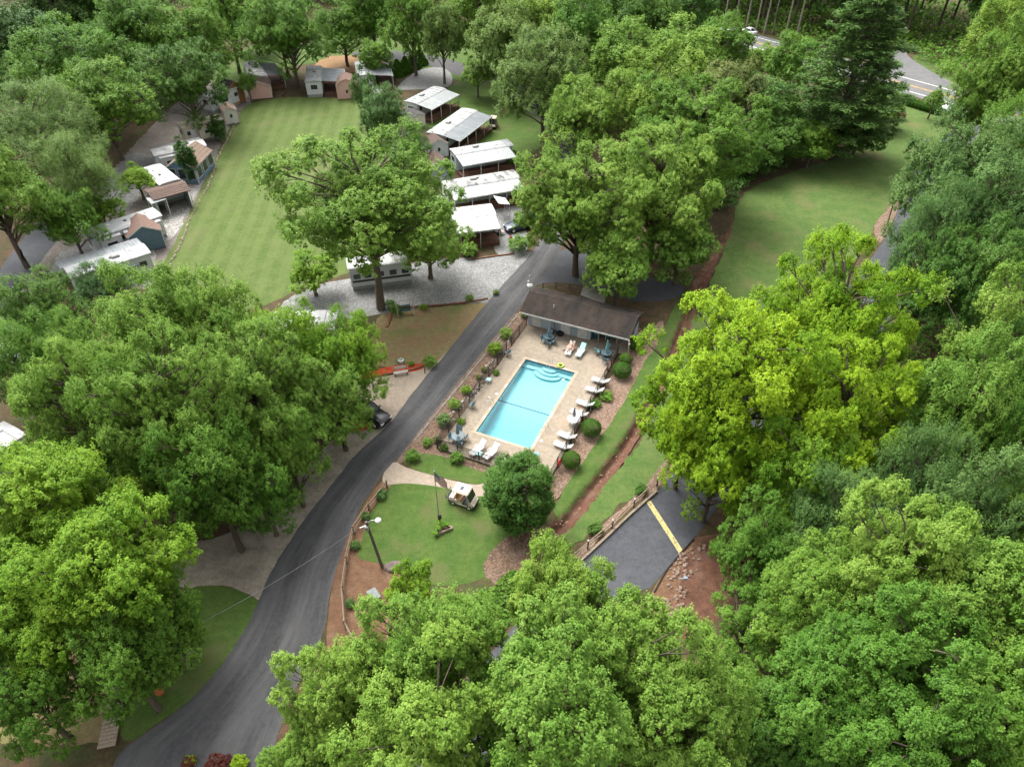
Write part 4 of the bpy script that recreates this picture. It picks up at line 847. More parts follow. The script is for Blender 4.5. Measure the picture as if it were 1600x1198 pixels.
for x in (-4.05, -.55, 1.45):
    d_ = pobj(B((x, yw-.02, 1.14), (.95, .05, 2.1)), 'door', white_paint, ph); pobj(B((x+.36, yw-.06, 1.1), (.05, .05, .12)), 'handle', steel, d_)
    fm = MB(); fm.box((x-.51, yw-.015, 1.16), (.07, .06, 2.16)); fm.box((x+.51, yw-.015, 1.16), (.07, .06, 2.16)); fm.box((x, yw-.015, 2.22), (.95, .06, .06)); pobj(fm, 'door_frame', white_paint, d_)
f_ = MB()
for dx in (-.55, 0, .55): f_.box((-2.75+dx, yw-.02, 1.75), (.05, .05, .7))
for dz in (-.35, .35): f_.box((-2.75, yw-.022, 1.75+dz), (1.15, .05, .05))
wi = pobj(f_, 'window', white_paint, ph); pobj(B((-2.75, yw-.008, 1.75), (1.1, .02, .7)), 'pane', mat('frosted_pane', (.60, .64, .68), .3), wi)
rf = MB(); ye0, ye1, ze, yr, zr = 10.75, 16.2, 2.45, 13.45, 3.55; xa, xb = -5.6, 7.05
for (ya, za, yb2, zb) in ((ye0, ze, yr, zr), (ye1, ze, yr, zr)):
    n = 9
    for k in range(n):                 # courses of shingle, each lapping the one below
        t0, t1 = k/n, (k+1)/n; A_ = (ya+(yb2-ya)*t0, za+(zb-za)*t0+.045); B2 = (ya+(yb2-ya)*t1, za+(zb-za)*t1+.02)
        rf.add([(xa, A_[0], A_[1]), (xb, A_[0], A_[1]), (xb, B2[0], B2[1]), (xa, B2[0], B2[1]), (xa, A_[0], A_[1]-.03), (xb, A_[0], A_[1]-.03)], [(0, 1, 2, 3), (4, 5, 1, 0)])
rf.xprism([(yr-.16, zr-.035), (yr, zr+.06), (yr+.16, zr-.035), (yr, zr)], xa, xb)
ro = pobj(rf, 'roof', roofm, ph)
pobj(MB().tube((-2.1, 12.2, 3.0), (-2.1, 12.2, 3.45), .05, .05, 8), 'vent_pipe', white, ro)
ea = MB(); ea.box(((xa+xb)/2, ye0-.015, ze-.06), (xb-xa, .04, .17)); ea.box(((xa+xb)/2, ye1+.015, ze-.06), (xb-xa, .04, .17)); pobj(ea, 'eave_board', white_paint, ph)
for sx in (xa, xb): pobj(MB().xprism([(ye0, ze-.12), (yr, zr-.1), (ye1, ze-.12), (ye1, ze+.02), (yr, zr+.01), (ye0, ze+.02)], sx-.02, sx+.02), 'gable_board', mat('brown_trim', (.11, .075, .055), .8), ph)
pobj(MB().add([(xa+.05, ye0+.05, ze-.08), (xb-.05, ye0+.05, ze-.08), (xb-.05, ye1-.05, ze-.08), (xa+.05, ye1-.05, ze-.08)], [(0, 1, 2, 3)]), 'soffit', mat('brown_trim', (.11, .075, .055), .8), ph)
for x in (3.35, 6.75): pobj(B((x, 12.0, 1.22), (.12, .12, 2.36)), 'post', wood_pale, ph)
pobj(MB().path([(-5.5, 10.7, 2.36), (-5.55, 11.4, 2.2), (-5.25, 11.95, 2.0), (-5.22, 11.98, .15)], .04, 6), 'downpipe', white, ph)
# ---- pool furniture
def lounger_parts(t, m, slats=True, cushion=None):
    fr = MB()
    for sx in (-.30, .30): fr.box((sx, .0, .33), (.045, 1.3, .06)); fr.tube((sx, -.6, 0), (sx, -.55, .33), .025, .025, 5); fr.tube((sx, .55, 0), (sx, .5, .33), .025, .025, 5)
    for sx in (-.36, .36): fr.box((sx, .35, .50), (.05, .5, .03)); fr.tube((sx, .15, .33), (sx, .15, .5), .02, .02, 5)
    fr.obj('frame', m, t)
    se_ = MB()
    for k in range(13): se_.box((0, -.66+k*.098, .37), (.58, .084, .025))
    se_.obj('seat', m, t)
    bk = MB(); an = math.radians(38)
    for k in range(8): s = .05+k*.098; bk.box((0, .58+s*math.cos(an), .385+s*math.sin(an)), (.58, .084, .025), rx=an)
    bk.box((-.27, .58+.4*math.cos(an), .36+.4*math.sin(an)), (.04, .8, .03), rx=an); bk.box((.27, .58+.4*math.cos(an), .36+.4*math.sin(an)), (.04, .8, .03), rx=an)
    bk.tube((-.27, 1.0, .68), (-.27, 1.05, .02), .018, .018, 5); bk.tube((.27, 1.0, .68), (.27, 1.05, .02), .018, .018, 5)
    bk.obj('backrest', m, t)
    if cushion:
        cu = MB(); cu.box((0, -.06, .405), (.56, 1.24, .05)); cu.box((0, .58+.4*math.cos(an)-.03, .43+.4*math.sin(an)), (.56, .8, .05), rx=an); cu.obj('cushion', cushion, t)
L0 = thing('sun_lounger', '', 'sun lounger', (0, 0, 0), 0, 'white sun loungers on the pool deck'); lounger_parts(L0, white)
L1 = thing('sun_lounger', 'white sun lounger with pale aqua cushion beside the sunbather', 'sun lounger', (0, 0, DZ), 0, 'white sun loungers on the pool deck'); lounger_parts(L1, white, cushion=aqua)
def foot_head(o, px, pxh, z=DZ):
    a, b = G(*px, z+.35), G(*pxh, z+.6); d = b-a; o.rotation_euler = (0, 0, math.atan2(d[1], d[0])-math.pi/2); c = a+d/np.hypot(*d)*.72; o.location = (c[0], c[1], z)
lng = [((886, 553.5), (894, 537), 'white sun lounger with the sunbather on it'),
       ((925, 590.5), (942, 593), 'white sun lounger on the right side of the pool, closest to the pool house'),
       ((915, 605), (934, 608), 'second white sun lounger from the pool house on the right side'),
       ((901, 625), (920, 630), 'white sun lounger on the right side with an orange towel beneath it'),
       ((891.5, 640), (913, 647), 'white sun lounger right behind the round white table'),
       ((872, 675), (893, 681), 'white sun lounger just past the round white table towards the gate'),
       ((866, 690), (886, 696), 'white sun lounger on the right side, farthest from the pool house'),
       ((735.5, 710), (748, 697), 'white sun lounger by the front fence, left one'),
       ((757, 716), (767, 704), 'white sun lounger by the front fence, next to the gate')]
for i, (f, h, lb) in enumerate(lng):
    o = L0 if i == 0 else copy_tree(L0); o['label'] = lb; foot_head(o, f, h)
foot_head(L1, (902, 557), (912, 540))
sunb = (L0.location.copy(), L0.rotation_euler.z)
def chair_parts(t, m, fm):
    fr = MB()
    for sx in (-.25, .25):
        fr.path([(sx, -.25, 0), (sx, -.25, .62), (sx, .18, .62)], .016, 5); fr.path([(sx, .30, 0), (sx, .2, .42), (sx, .34, .92)], .016, 5); fr.tube((sx, -.25, .02), (sx, .3, .02), .015, .015, 5)
    fr.obj('frame', fm, t); B((0, 0, .42), (.48, .46, .02)).obj('seat', m, t); B((0, .27, .68), (.48, .02, .5), rx=-.27).obj('backrest', m, t)
C0 = thing('patio_chair', '', 'chair', (0, 0, 0), 0, 'sling chairs round the pool'); chair_parts(C0, slate, frame_teal)
chairs = []
def chair(px, face, lb, m=None):
    o = C0 if not chairs else copy_tree(C0); chairs.append(o); g = G(*px, DZ); o.location = (g[0], g[1], DZ); o.rotation_euler = (0, 0, math.radians(face)+PROT); o['label'] = lb
    if m:
        for ch in o.children:
            if ch.name.split('.')[0] in ('seat', 'backrest'): slot_mat(ch, m)
    return o
dark_glass_t = mat('smoked_table_glass', (.07, .11, .125), .25, spec=.5)
def table_set(px, um, lb, ulb, tm, stripes=None, umh=2.2):
    g = G(*px, DZ); t = thing('patio_table', lb, 'table', (g[0], g[1], DZ), PROT, 'round tables round the pool')
    MB().lathe([(.02, .68), (.60, .68), (.62, .70), (.60, .715), (.02, .715)], 24).obj('tabletop', tm, t)
    for k in range(4):
        a = k*math.pi/2+.78; MB().path([(.15*math.cos(a), .15*math.sin(a), .68), (.3*math.cos(a), .3*math.sin(a), .35), (.5*math.cos(a), .5*math.sin(a), 0)], .022, 5).obj('leg', tm if stripes else frame_teal, t)
    u = thing('folded_umbrella', ulb, 'umbrella', (g[0], g[1], DZ), PROT, 'folded table umbrellas')
    MB().tube((0, 0, 0), (0, 0, umh), .022, .02, 8).obj('pole', white if stripes else frame_teal, u)
    prof = [(.05, 1.0), (.13, 1.02), (.15, 1.2), (.10, 1.6), (.07, umh-.2), (.045, umh-.03), (.01, umh+.03)]
    n = 16; vs = []; fs = []
    for r_, z in prof: vs += [(r_*(1+.28*(k % 2))*math.cos(2*math.pi*k/n+z*.3), r_*(1+.28*(k % 2))*math.sin(2*math.pi*k/n+z*.3), z) for k in range(n)]
    for i in range(len(prof)-1): fs += [(i*n+k, i*n+(k+1) % n, i*n+n+(k+1) % n, i*n+n+k) for k in range(n)]
    MB().add(vs, fs).obj('canopy', um, u)
    MB().lathe([(.22, 0), (.22, .06), (.06, .09), (.04, .25)], 14).obj('base', frame_teal if not stripes else white, u)
    if stripes:
        for z in (1.12, 1.4, 1.68, 1.95): MB().lathe([(.19-.055*(z-1.1)/.3*.62, z), (.185-.055*(z-1.0)/.3*.62, z+.12)], 16).obj('stripe', stripes, u)
    return t
table_set((857, 533), slate, 'round table with blue grey folded umbrella in front of the left pool house doors', 'blue grey folded umbrella in front of the left pool house doors', dark_glass_t)
table_set((947, 558), teal, 'round table under the pale teal folded umbrella near the right fence', 'pale teal folded umbrella near the right fence', dark_glass_t, umh=2.3)
table_set((716, 689), slate, 'round table with blue grey folded umbrella in the left front corner of the deck', 'blue grey folded umbrella in the left front corner of the deck', dark_glass_t)
table_set((896, 662), white, 'round white table among the white loungers', 'navy and white striped folded umbrella in the round white table', white, stripes=mat('navy_cloth', (.02, .03, .08), .9), umh=2.1)
sets = [((857, 541), 180, 'chair on the pool side of the left pool house table'), ((850, 535), 90, 'chair left of the table at the pool house doors'), ((864, 537), -90, 'chair right of the table at the pool house doors'), ((859, 527), 0, 'chair on the wall side of the left pool house table'),
        ((941, 558), 100, 'chair left of the teal umbrella table'), ((953, 557), -100, 'chair right of the teal umbrella table'), ((946, 567), 180, 'chair on the pool side of the teal umbrella table'), ((949, 549), 0, 'chair behind the teal umbrella table'),
        ((707, 689), 90, 'chair at the left front corner table, road side'), ((726, 687), -90, 'chair at the left front corner table, pool side'), ((719, 696), 180, 'chair at the left front corner table, nearest the front fence'), ((717, 679), 0, 'chair at the left front corner table, far side'),
        ((793, 555), -115, 'single chair by the left fence, closest to the pool house'), ((737, 636), -100, 'single chair by the left fence, halfway along the pool')]
for s in sets: chair(*s)
chair((933, 553), 150, 'pale teal chair standing apart left of the teal umbrella table', teal)
chair((947, 530), 20, 'pale teal chair in the shade under the pool house roof', teal); chair((955, 531), -20, 'blue grey chair in the shade under the pool house roof')
def side_table(px, m, lb, r_=.24):
    g = G(*px, DZ); t = thing('side_table', lb, 'side table', (g[0], g[1], DZ), PROT, 'small side tables on the deck'); B((0, 0, .42), (r_*2, r_*2, .03)).obj('tabletop', m, t)
    for sx in (-1, 1):
        for sy in (-1, 1): B((sx*r_*.8, sy*r_*.8, .2), (.04, .04, .41)).obj('leg', m, t)
side_table((763.5, 597), aqua, 'aqua stool by the left fence'); side_table((932, 598), white, 'small white table between the two loungers nearest the pool house'); side_table((749, 713), aqua, 'aqua side table between the front fence loungers'); side_table((838.5, 714), teal, 'teal stand near the front edge of the deck', .2)
for px, lb in [((880, 594), 'white round skimmer lid right of the pool'), ((776, 616), 'white round skimmer lid left of the pool'), ((846, 689), 'white round skimmer lid near the deep end')]:
    t = thing('skimmer_lid', lb, 'lid', (*G(*px), DZ), 0, 'skimmer lids'); MB().lathe([(.15, 0), (.15, .012), (.02, .018)], 16).obj('lid', white, t)
ring = MB(); n = 20
for k in range(n):
    a0, a1 = 2*math.pi*k/n, 2*math.pi*(k+1)/n; ring.tube((.36*math.cos(a0), .36*math.sin(a0), .13), (.36*math.cos(a1), .36*math.sin(a1), .13), .13, .13, 8, cap=False)
t = thing('swim_ring', 'lime green swim ring at the pool edge by the steps', 'swim ring', (*G(876, 572, DZ), DZ)); t.scale = (.78, .78, .8); ring.obj('ring', lime_p, t, True); MB().lathe([(.02, .05), (.24, .05), (.24, .08), (.02, .08)], 12).obj('mesh_seat', black_metal, t)
t = thing('towel', 'orange towel lying under a lounger on the right side', 'towel', (*G(909, 634, DZ), DZ), .4); MB().box((0, 0, .02), (.5, .35, .03)).box((.1, .05, .05), (.3, .25, .04)).obj('cloth', orange_cloth, t)
t = thing('beach_bag', 'pink and orange beach bag between the sunbather and the aqua lounger', 'bag', (*G(898, 546, DZ), DZ), .6); MB().bbox((0, 0, .17), (.45, .28, .34), .06).obj('body', mat('coral_cloth', (.60, .20, .15), .9, col2=(.62, .40, .30), scale=9), t); MB().path([(-.15, 0, .33), (-.1, 0, .5), (.1, 0, .5), (.15, 0, .33)], .015, 5).obj('handle', orange_cloth, t)
t = thing('sandals', 'dark pair of sandals on the deck beside the sunbather', 'shoes', (*G(881.5, 547.5, DZ), DZ), .4)
for sx in (-.08, .08): MB().box((sx, 0, .015), (.09, .26, .03)).path([(sx-.04, .04, .03), (sx, .06, .07), (sx+.04, .04, .03)], .012, 4).obj('sandal', dark, t)
t = thing('tyre_planter', 'dark round pot against the pool house wall', 'pot', (*G(875, 523, DZ), DZ)); MB().lathe([(.3, 0), (.42, .12), (.42, .28), (.3, .38), (.2, .34), (.2, .2)], 18).obj('pot', rubber, t, True)
t = thing('hose_reel', 'rusty hose reel beside the dark pot at the pool house wall', 'hose reel', (*G(862, 520, DZ), DZ), PROT); MB().tube((-.15, 0, .3), (.15, 0, .3), .25, .25, 14).obj('reel', mat('rust', (.22, .11, .06), .9), t); MB().box((-.2, 0, .2), (.04, .4, .4)).box((.2, 0, .2), (.04, .4, .4)).obj('stand', black_metal, t)
hose = MB(); hp = [PW_(-1.9, -11.96, 1.9), PW_(-1.85, -11.95, 1.0), PW_(-1.7, -11.9, .5), PW_(-1.2, -11.5, .11), PW_(-.8, -11.3, .10)]; tag(hose.path(hp, .02, 5).obj('garden_hose', black_metal), 'dark hose hanging on the grey pool house wall', 'hose')
lr = thing('life_ring', 'red life ring hanging on the right fence near the gate end', 'life ring', (*G(874, 722, .9), .9), PROT); rg = MB()
for k in range(16):
    a0, a1 = 2*math.pi*k/16, 2*math.pi*(k+1)/16; rg.tube((0, .3*math.cos(a0), .3*math.sin(a0)), (0, .3*math.cos(a1), .3*math.sin(a1)), .075, .075, 6, cap=False)
rg.obj('ring', red_p, lr, True)
tb = thing('toy_board', 'red board leaning on the right fence below the teal umbrella', 'float board', (*G(949, 577, DZ), DZ), PROT); MB().box((0, 0, .45), (.05, .42, .9), ry=.2).obj('board', mat('coral_plastic', (.62, .14, .13), .5), tb)
# stored things in the shade of the porch
sh = thing('equipment_cabinet', 'white equipment table in the shade of the pool house porch', 'table', PW_(4.6, -13.0, DZ), PROT)
MB().box((0, 0, .8), (1.5, .7, .06)).obj('tabletop', white, sh)
for sx in (-.65, .65):
    for sy in (-.28, .28): B((sx, sy, .4), (.05, .05, .77)).obj('leg', white, sh)
fz = thing('vending_machine', 'blue drink machine in the shade beside the grey pool house wall', 'machine', PW_(2.85, -12.9, DZ), PROT); MB().bbox((0, 0, .9), (.7, .7, 1.8), .04).obj('body', mat('machine_blue', (.03, .10, .15), .4), fz); B((0, -.36, 1.1), (.5, .02, .9)).obj('front_panel', mat('machine_front', (.10, .28, .36), .3), fz)
# ---- black chain link fence
fence = thing('pool_fence', 'black chain link fence around the pool deck', 'fence', (PC[0], PC[1], 0), PROT); FH = 1.35
def fence_run(pts, gate=()):
    for (ax, ay), (bx, by) in zip(pts[:-1], pts[1:]):
        Ln = math.hypot(bx-ax, by-ay); n = max(1, round(Ln/2.15)); ux, uy = (bx-ax)/Ln, (by-ay)/Ln
        for i in range(n):
            a = (ax+(bx-ax)*i/n, ay+(by-ay)*i/n); b = (ax+(bx-ax)*(i+1)/n, ay+(by-ay)*(i+1)/n)
            pobj(MB().tube((a[0], a[1], 0), (a[0], a[1], FH+.08), .045, .045, 6), 'post', black_metal, fence)
            MBm = MB(); l_ = math.hypot(b[0]-a[0], b[1]-a[1]); s = .07
            k = -FH
            while k < l_:
                for sg in (1, -1):
                    p0, p1 = max(k, 0), min(k+FH, l_)
                    if p1-p0 < .02: continue
                    z0, z1 = (p0-k), (p1-k)
                    if sg < 0: z0, z1 = FH-z0, FH-z1
                    w = .016; MBm.add([(a[0]+ux*p0, a[1]+uy*p0, z0+.03), (a[0]+ux*p1, a[1]+uy*p1, z1+.03), (a[0]+ux*p1, a[1]+uy*p1, z1+.03+w*1.4), (a[0]+ux*p0, a[1]+uy*p0, z0+.03+w*1.4)], [(0, 1, 2, 3)])
                k += s
            pobj(MBm, 'mesh_panel', black_metal, fence)
        r = MB()
        for z in (FH+.04, .06): r.tube((ax, ay, z), (bx, by, z), .024, .024, 5)
        pobj(r, 'rail', black_metal, fence)
    pobj(MB().tube((*pts[-1], 0), (*pts[-1], FH+.08), .045, .045, 6), 'post', black_metal, fence)
fence_run([(-5.2, 11.95), (-5.2, 7.6)]); fence_run([(-5.2, 6.3), (-5.1, -9.55), (1.35, -9.52)]); fence_run([(2.85, -9.5), (5.95, -9.45), (6.0, 10.6)])
gt = pobj(MB().box((-5.2, 6.95, .72), (.03, 1.2, .03)).box((-5.2, 6.95, 1.4), (.04, 1.25, .04)).box((-5.2, 6.95, .08), (.04, 1.25, .04)).box((-5.2, 6.35, .74), (.05, .05, 1.4)).box((-5.2, 7.55, .74), (.05, .05, 1.4)), 'gate', black_metal, fence)
gb = MB().box((2.1, -9.5, 1.4), (1.4, .04, .04)).box((2.1, -9.5, .08), (1.4, .04, .04)).box((2.1, -9.5, .72), (1.4, .03, .03)); 
for k in range(15): gb.box((1.45+k*.093, -9.5, .74), (.018, .018, 1.3))
pobj(gb, 'gate', black_metal, fence)
for x in (1.38, 2.82): pobj(B((x, -9.5, .85), (.11, .11, 1.7)), 'gate_post', black_metal, fence)
pobj(B((-5.28, 7.0, 1.0), (.02, .35, .28)), 'notice_plate', white, fence)
# ---- planting round the pool
box_shr = [((972, 590), 14.5, 'large round clipped shrub, lower of the stacked pair by the right fence'), ((978, 569), 10.5, 'smaller round clipped shrub just above the large one on the right fence'), ((994, 546), 12, 'round clipped shrub beside the pool house gable end'), ((924, 681), 15.5, 'round clipped shrub beside the round white table, outside the fence'), ((893, 730), 14.5, 'round clipped shrub at the front end of the right fence')]
for (x, y), r_, lb in box_shr: tree(x, y-r_*.8, r_, r_/15.5*.85, 'ball', 'box', lb, hz=r_/15.5*.92, name='boxwood', group='clipped round shrubs by the pool fence', cat='shrub')
lo = [((791, 527), 10, 'fresh', 'leafy shrub in the bed next to the pool house corner'), ((774, 552), 12, 'yellow', 'bright shrub in the bed below the small gate'), ((729, 615), 8, 'yellow', 'small yellowish shrub halfway along the roadside bed'), ((710, 638), 10, 'fresh', 'green shrub in the roadside bed opposite the single chair'), ((694, 663), 11, 'blue', 'grey green shrub in the roadside bed'), ((667, 696), 8, 'fresh', 'low bright shrub at the road edge by the entrance lawn'), ((645, 720), 11, 'mid', 'dark green shrub at the tip of the entrance lawn'), ((713, 722), 11, 'mid', 'rounded shrub against the front fence'), ((756, 580), 5, 'bronze', 'tiny dry plant in the roadside bed'), ((748, 592), 5, 'bronze', 'tiny brown plant in the roadside bed below the bright shrub'), ((683, 690), 6, 'bronze', 'bronze plant by the fence corner'), ((819, 495), 7, 'soft', 'small grey plant at the pool house downpipe'),
      ((596, 778), 9, 'blue', 'young shrub on the pine straw, nearest the footpath'), ((570, 811), 8, 'blue', 'young shrub on the pine straw behind the rail fence'), ((554, 857), 8, 'blue', 'young shrub on the pine straw below the lamp post'), ((547, 948), 8, 'blue', 'young shrub at the lower end of the rail fence'),
      ((1001, 772), 10, 'dark', 'dark shrub by the rail fence at the stop line'), ((930, 833), 12, 'dark', 'dark shrub by the rail fence, lower one'), ((672, 572), 11, 'fresh', 'leafy shrub at the road end of the red bark bed'), ((643, 571), 5, 'fresh', 'small plant in the red bark bed'), ((625, 566), 5, 'soft', 'plant in the pot on the red bark bed'), ((733, 400), 14, 'fresh', 'rounded shrub at the corner of the white trailer porch'), ((812, 393), 16, 'mid', 'dark rounded shrub beside the gravel drive'), ((618, 490), 10, 'mid', 'low shrub under the huge tree by the swing'), ((661, 484), 6, 'yellow', 'small bright plant on the bare patch'), ((734, 470), 7, 'fresh', 'low plant on the timber edge of the gravel'), ((610, 480), 8, 'dark', 'dark low shrub at the foot of the huge tree'), ((338, 1212), 20, 'red', 'dark red leaved shrub at the bottom edge by the road'), ((296, 1198), 10, 'red', 'smaller dark red shrub at the bottom edge'), ((374, 1200), 13, 'lime', 'bright shoot of leaves at the bottom edge beside the red shrub'), ((297, 1196), 9, 'lime', 'small bright shoot of leaves at the bottom edge'), ((800, 255), 14, 'mid', 'tall grassy shrub on the porch side of the third trailer'), ((1214, 183), 9, 'red', 'round brownish shrub at the meadow head by the pine'), ((55, 545), 14, 'mid', 'shrub at the left by the lane'), ((775, 460), 5, 'soft', 'weed tuft at the end of the timber edge')]
lo[-3] = ((1405, 186), 9, 'red', 'round brownish shrub at the meadow head by the pine')
for (x, y), r_, lf, lb in lo:
    k = ppm(*G(x, y)); tree(x, y-r_*.7, r_, r_/k*.75, 'shrub', lf, lb, hz=r_/k*.8, name='shrub', group='garden shrubs', cat='shrub')
for (x, y), r_, lb in [((775, 584), 6, 'bright hosta on the deck edge by the left fence'), ((720, 660), 7, 'bright hosta near the left front corner of the pool'), ((694, 700), 7, 'pale hosta inside the fence corner'), ((948, 620), 11, 'large bright hosta outside the right fence'), ((931, 632), 10, 'yellowish plant growing through the right fence')]:
    tree(x, y-2, r_*.95, .28, 'shrub', 'hosta', lb, hz=.27, name='hosta', group='hostas by the pool fence', cat='plant')
# hedge along the highway
hd = thing('hedge', 'low clipped hedge between the meadow head and the highway', 'hedge', (*G(1425, 165), 0)); a, b = G(1392, 156), G(1462, 178); n = 14
for i in range(n):
    q = a+(b-a)*i/(n-1)-G(1425, 165); c = link_mesh('clump', PROTO['ball'][i % 2][2], hd); slot_mat(c, LM['box']); c.location = (q[0], q[1], .6); c.scale = (1.0, .8, .8)
# ================================================================ TRAILERS AND SHEDS
metal_roof = mat('white_metal_roof', (.36, .37, .37), .5, col2=(.25, .26, .26), scale=.9, stretch=(.4, 2, 1), col3=(.33, .33, .32), scale3=.9)
metal_roof_w = mat('clean_white_roof', (.44, .44, .435), .5, col2=(.35, .35, .345), scale=1, col3=(.70, .70, .68), scale3=.7)
metal_roof_d = mat('streaked_grey_roof', (.40, .40, .39), .6, col2=(.26, .255, .245), scale=1.2, stretch=(.5, 2.5, 1), col3=(.14, .135, .12), scale3=.7)
rib_m = mat('grey_seam', (.17, .17, .168), .6)
awn_grey = mat('galvanised_awning', (.27, .29, .30), .5, col2=(.19, .21, .22), scale=1.2, stretch=(2.5, .4, 1), col3=(.30, .31, .31), scale3=.9)
streak_roof = mat('black_streaked_roof', (.38, .38, .37), .5, col2=(.22, .22, .21), scale=1.3, stretch=(1, .35, 1), col3=(.06, .058, .055), scale3=.9)
awn_white = mat('white_awning', (.36, .38, .38), .5, col2=(.28, .295, .295), scale=1.3, stretch=(2.5, .4, 1), col3=(.42, .42, .41), scale3=.9)
siding = mat('white_siding', (.54, .55, .55), .6, var=.05, scale=1.5); siding_beige = mat('beige_siding', (.52, .46, .37), .6, var=.06); siding_blue = mat('pale_blue_siding', (.48, .56, .60), .6, var=.05)
deckwood = mat('brown_deck_wood', (.17, .085, .055), .85, col2=(.10, .05, .033), scale=5, bump=.2); dark_win = glass_dark; skirt = mat('grey_skirting', (.30, .30, .29), .8)
sh_brown = mat('brown_shingle', (.135, .092, .074), .95, col2=(.09, .063, .052), scale=3, bump=.5, bscale=12); sh_tan = mat('tan_shingle', (.24, .175, .13), .95, col2=(.18, .13, .10), scale=3, bump=.5, bscale=12); sh_red = mat('russet_shingle', (.20, .13, .105), .95, col2=(.145, .095, .075), scale=3, bump=.5, bscale=12); sh_dark = mat('charcoal_shingle', (.075, .07, .068), .95, col2=(.05, .046, .045), scale=3, bump=.4, bscale=12)
blue_w = mat('slate_blue_siding', (.13, .21, .29), .7, var=.06); blue_d = mat('dark_slate_siding', (.105, .165, .205), .7, var=.06); pink_w = mat('pink_siding', (.60, .37, .32), .7, var=.05); grey_w = mat('grey_blue_siding', (.30, .36, .39), .7, var=.06); cream_w = mat('cream_siding', (.66, .62, .53), .7, var=.05); brown_w = mat('brown_log', (.22, .11, .045), .8, col2=(.14, .07, .03), scale=5, bump=.3); green_w = mat('sage_siding', (.24, .31, .27), .7, var=.06)
gold_w = mat('ochre_board', (.36, .20, .06), .8, var=.1)
def lap(mb, x0, x1, y, z0, z1, nrm, n):          # lapped siding: thin boards proud of the wall
    for k in range(n):
        z = z0+(z1-z0)*(k+.5)/n; mb.box(((x0+x1)/2, y+nrm*.012, z), (x1-x0, .024, (z1-z0)/n*.86))
def window(parent, c, w, h, axis, m=white_paint, sub=True):
    """axis 'y': window on a face looking along +-y; 'x': along +-x"""
    f = MB(); d = .06
    if axis[1] == 'y':
        s = 1 if axis[0] == '+' else -1; y = c[1]+s*.02
        for dx in (-w/2, w/2): f.box((c[0]+dx, y, c[2]), (.06, d, h+.06))
        for dz in (-h/2, h/2): f.box((c[0], y, c[2]+dz), (w-.06, d-.004, .06))
        o = f.obj('window', m, parent); B((c[0], c[1]+s*.01, c[2]), (w-.06, .02, h-.06)).obj('pane', dark_win, o)
    else:
        s = 1 if axis[0] == '+' else -1; x = c[0]+s*.02
        for dy in (-w/2, w/2): f.box((x, c[1]+dy, c[2]), (d, .06, h+.06))
        for dz in (-h/2, h/2): f.box((x, c[1], c[2]+dz), (d-.004, w-.06, .06))
        o = f.obj('window', m, parent); B((c[0]+s*.01, c[1], c[2]), (.02, w-.06, h-.06)).obj('pane', dark_win, o)
    return o
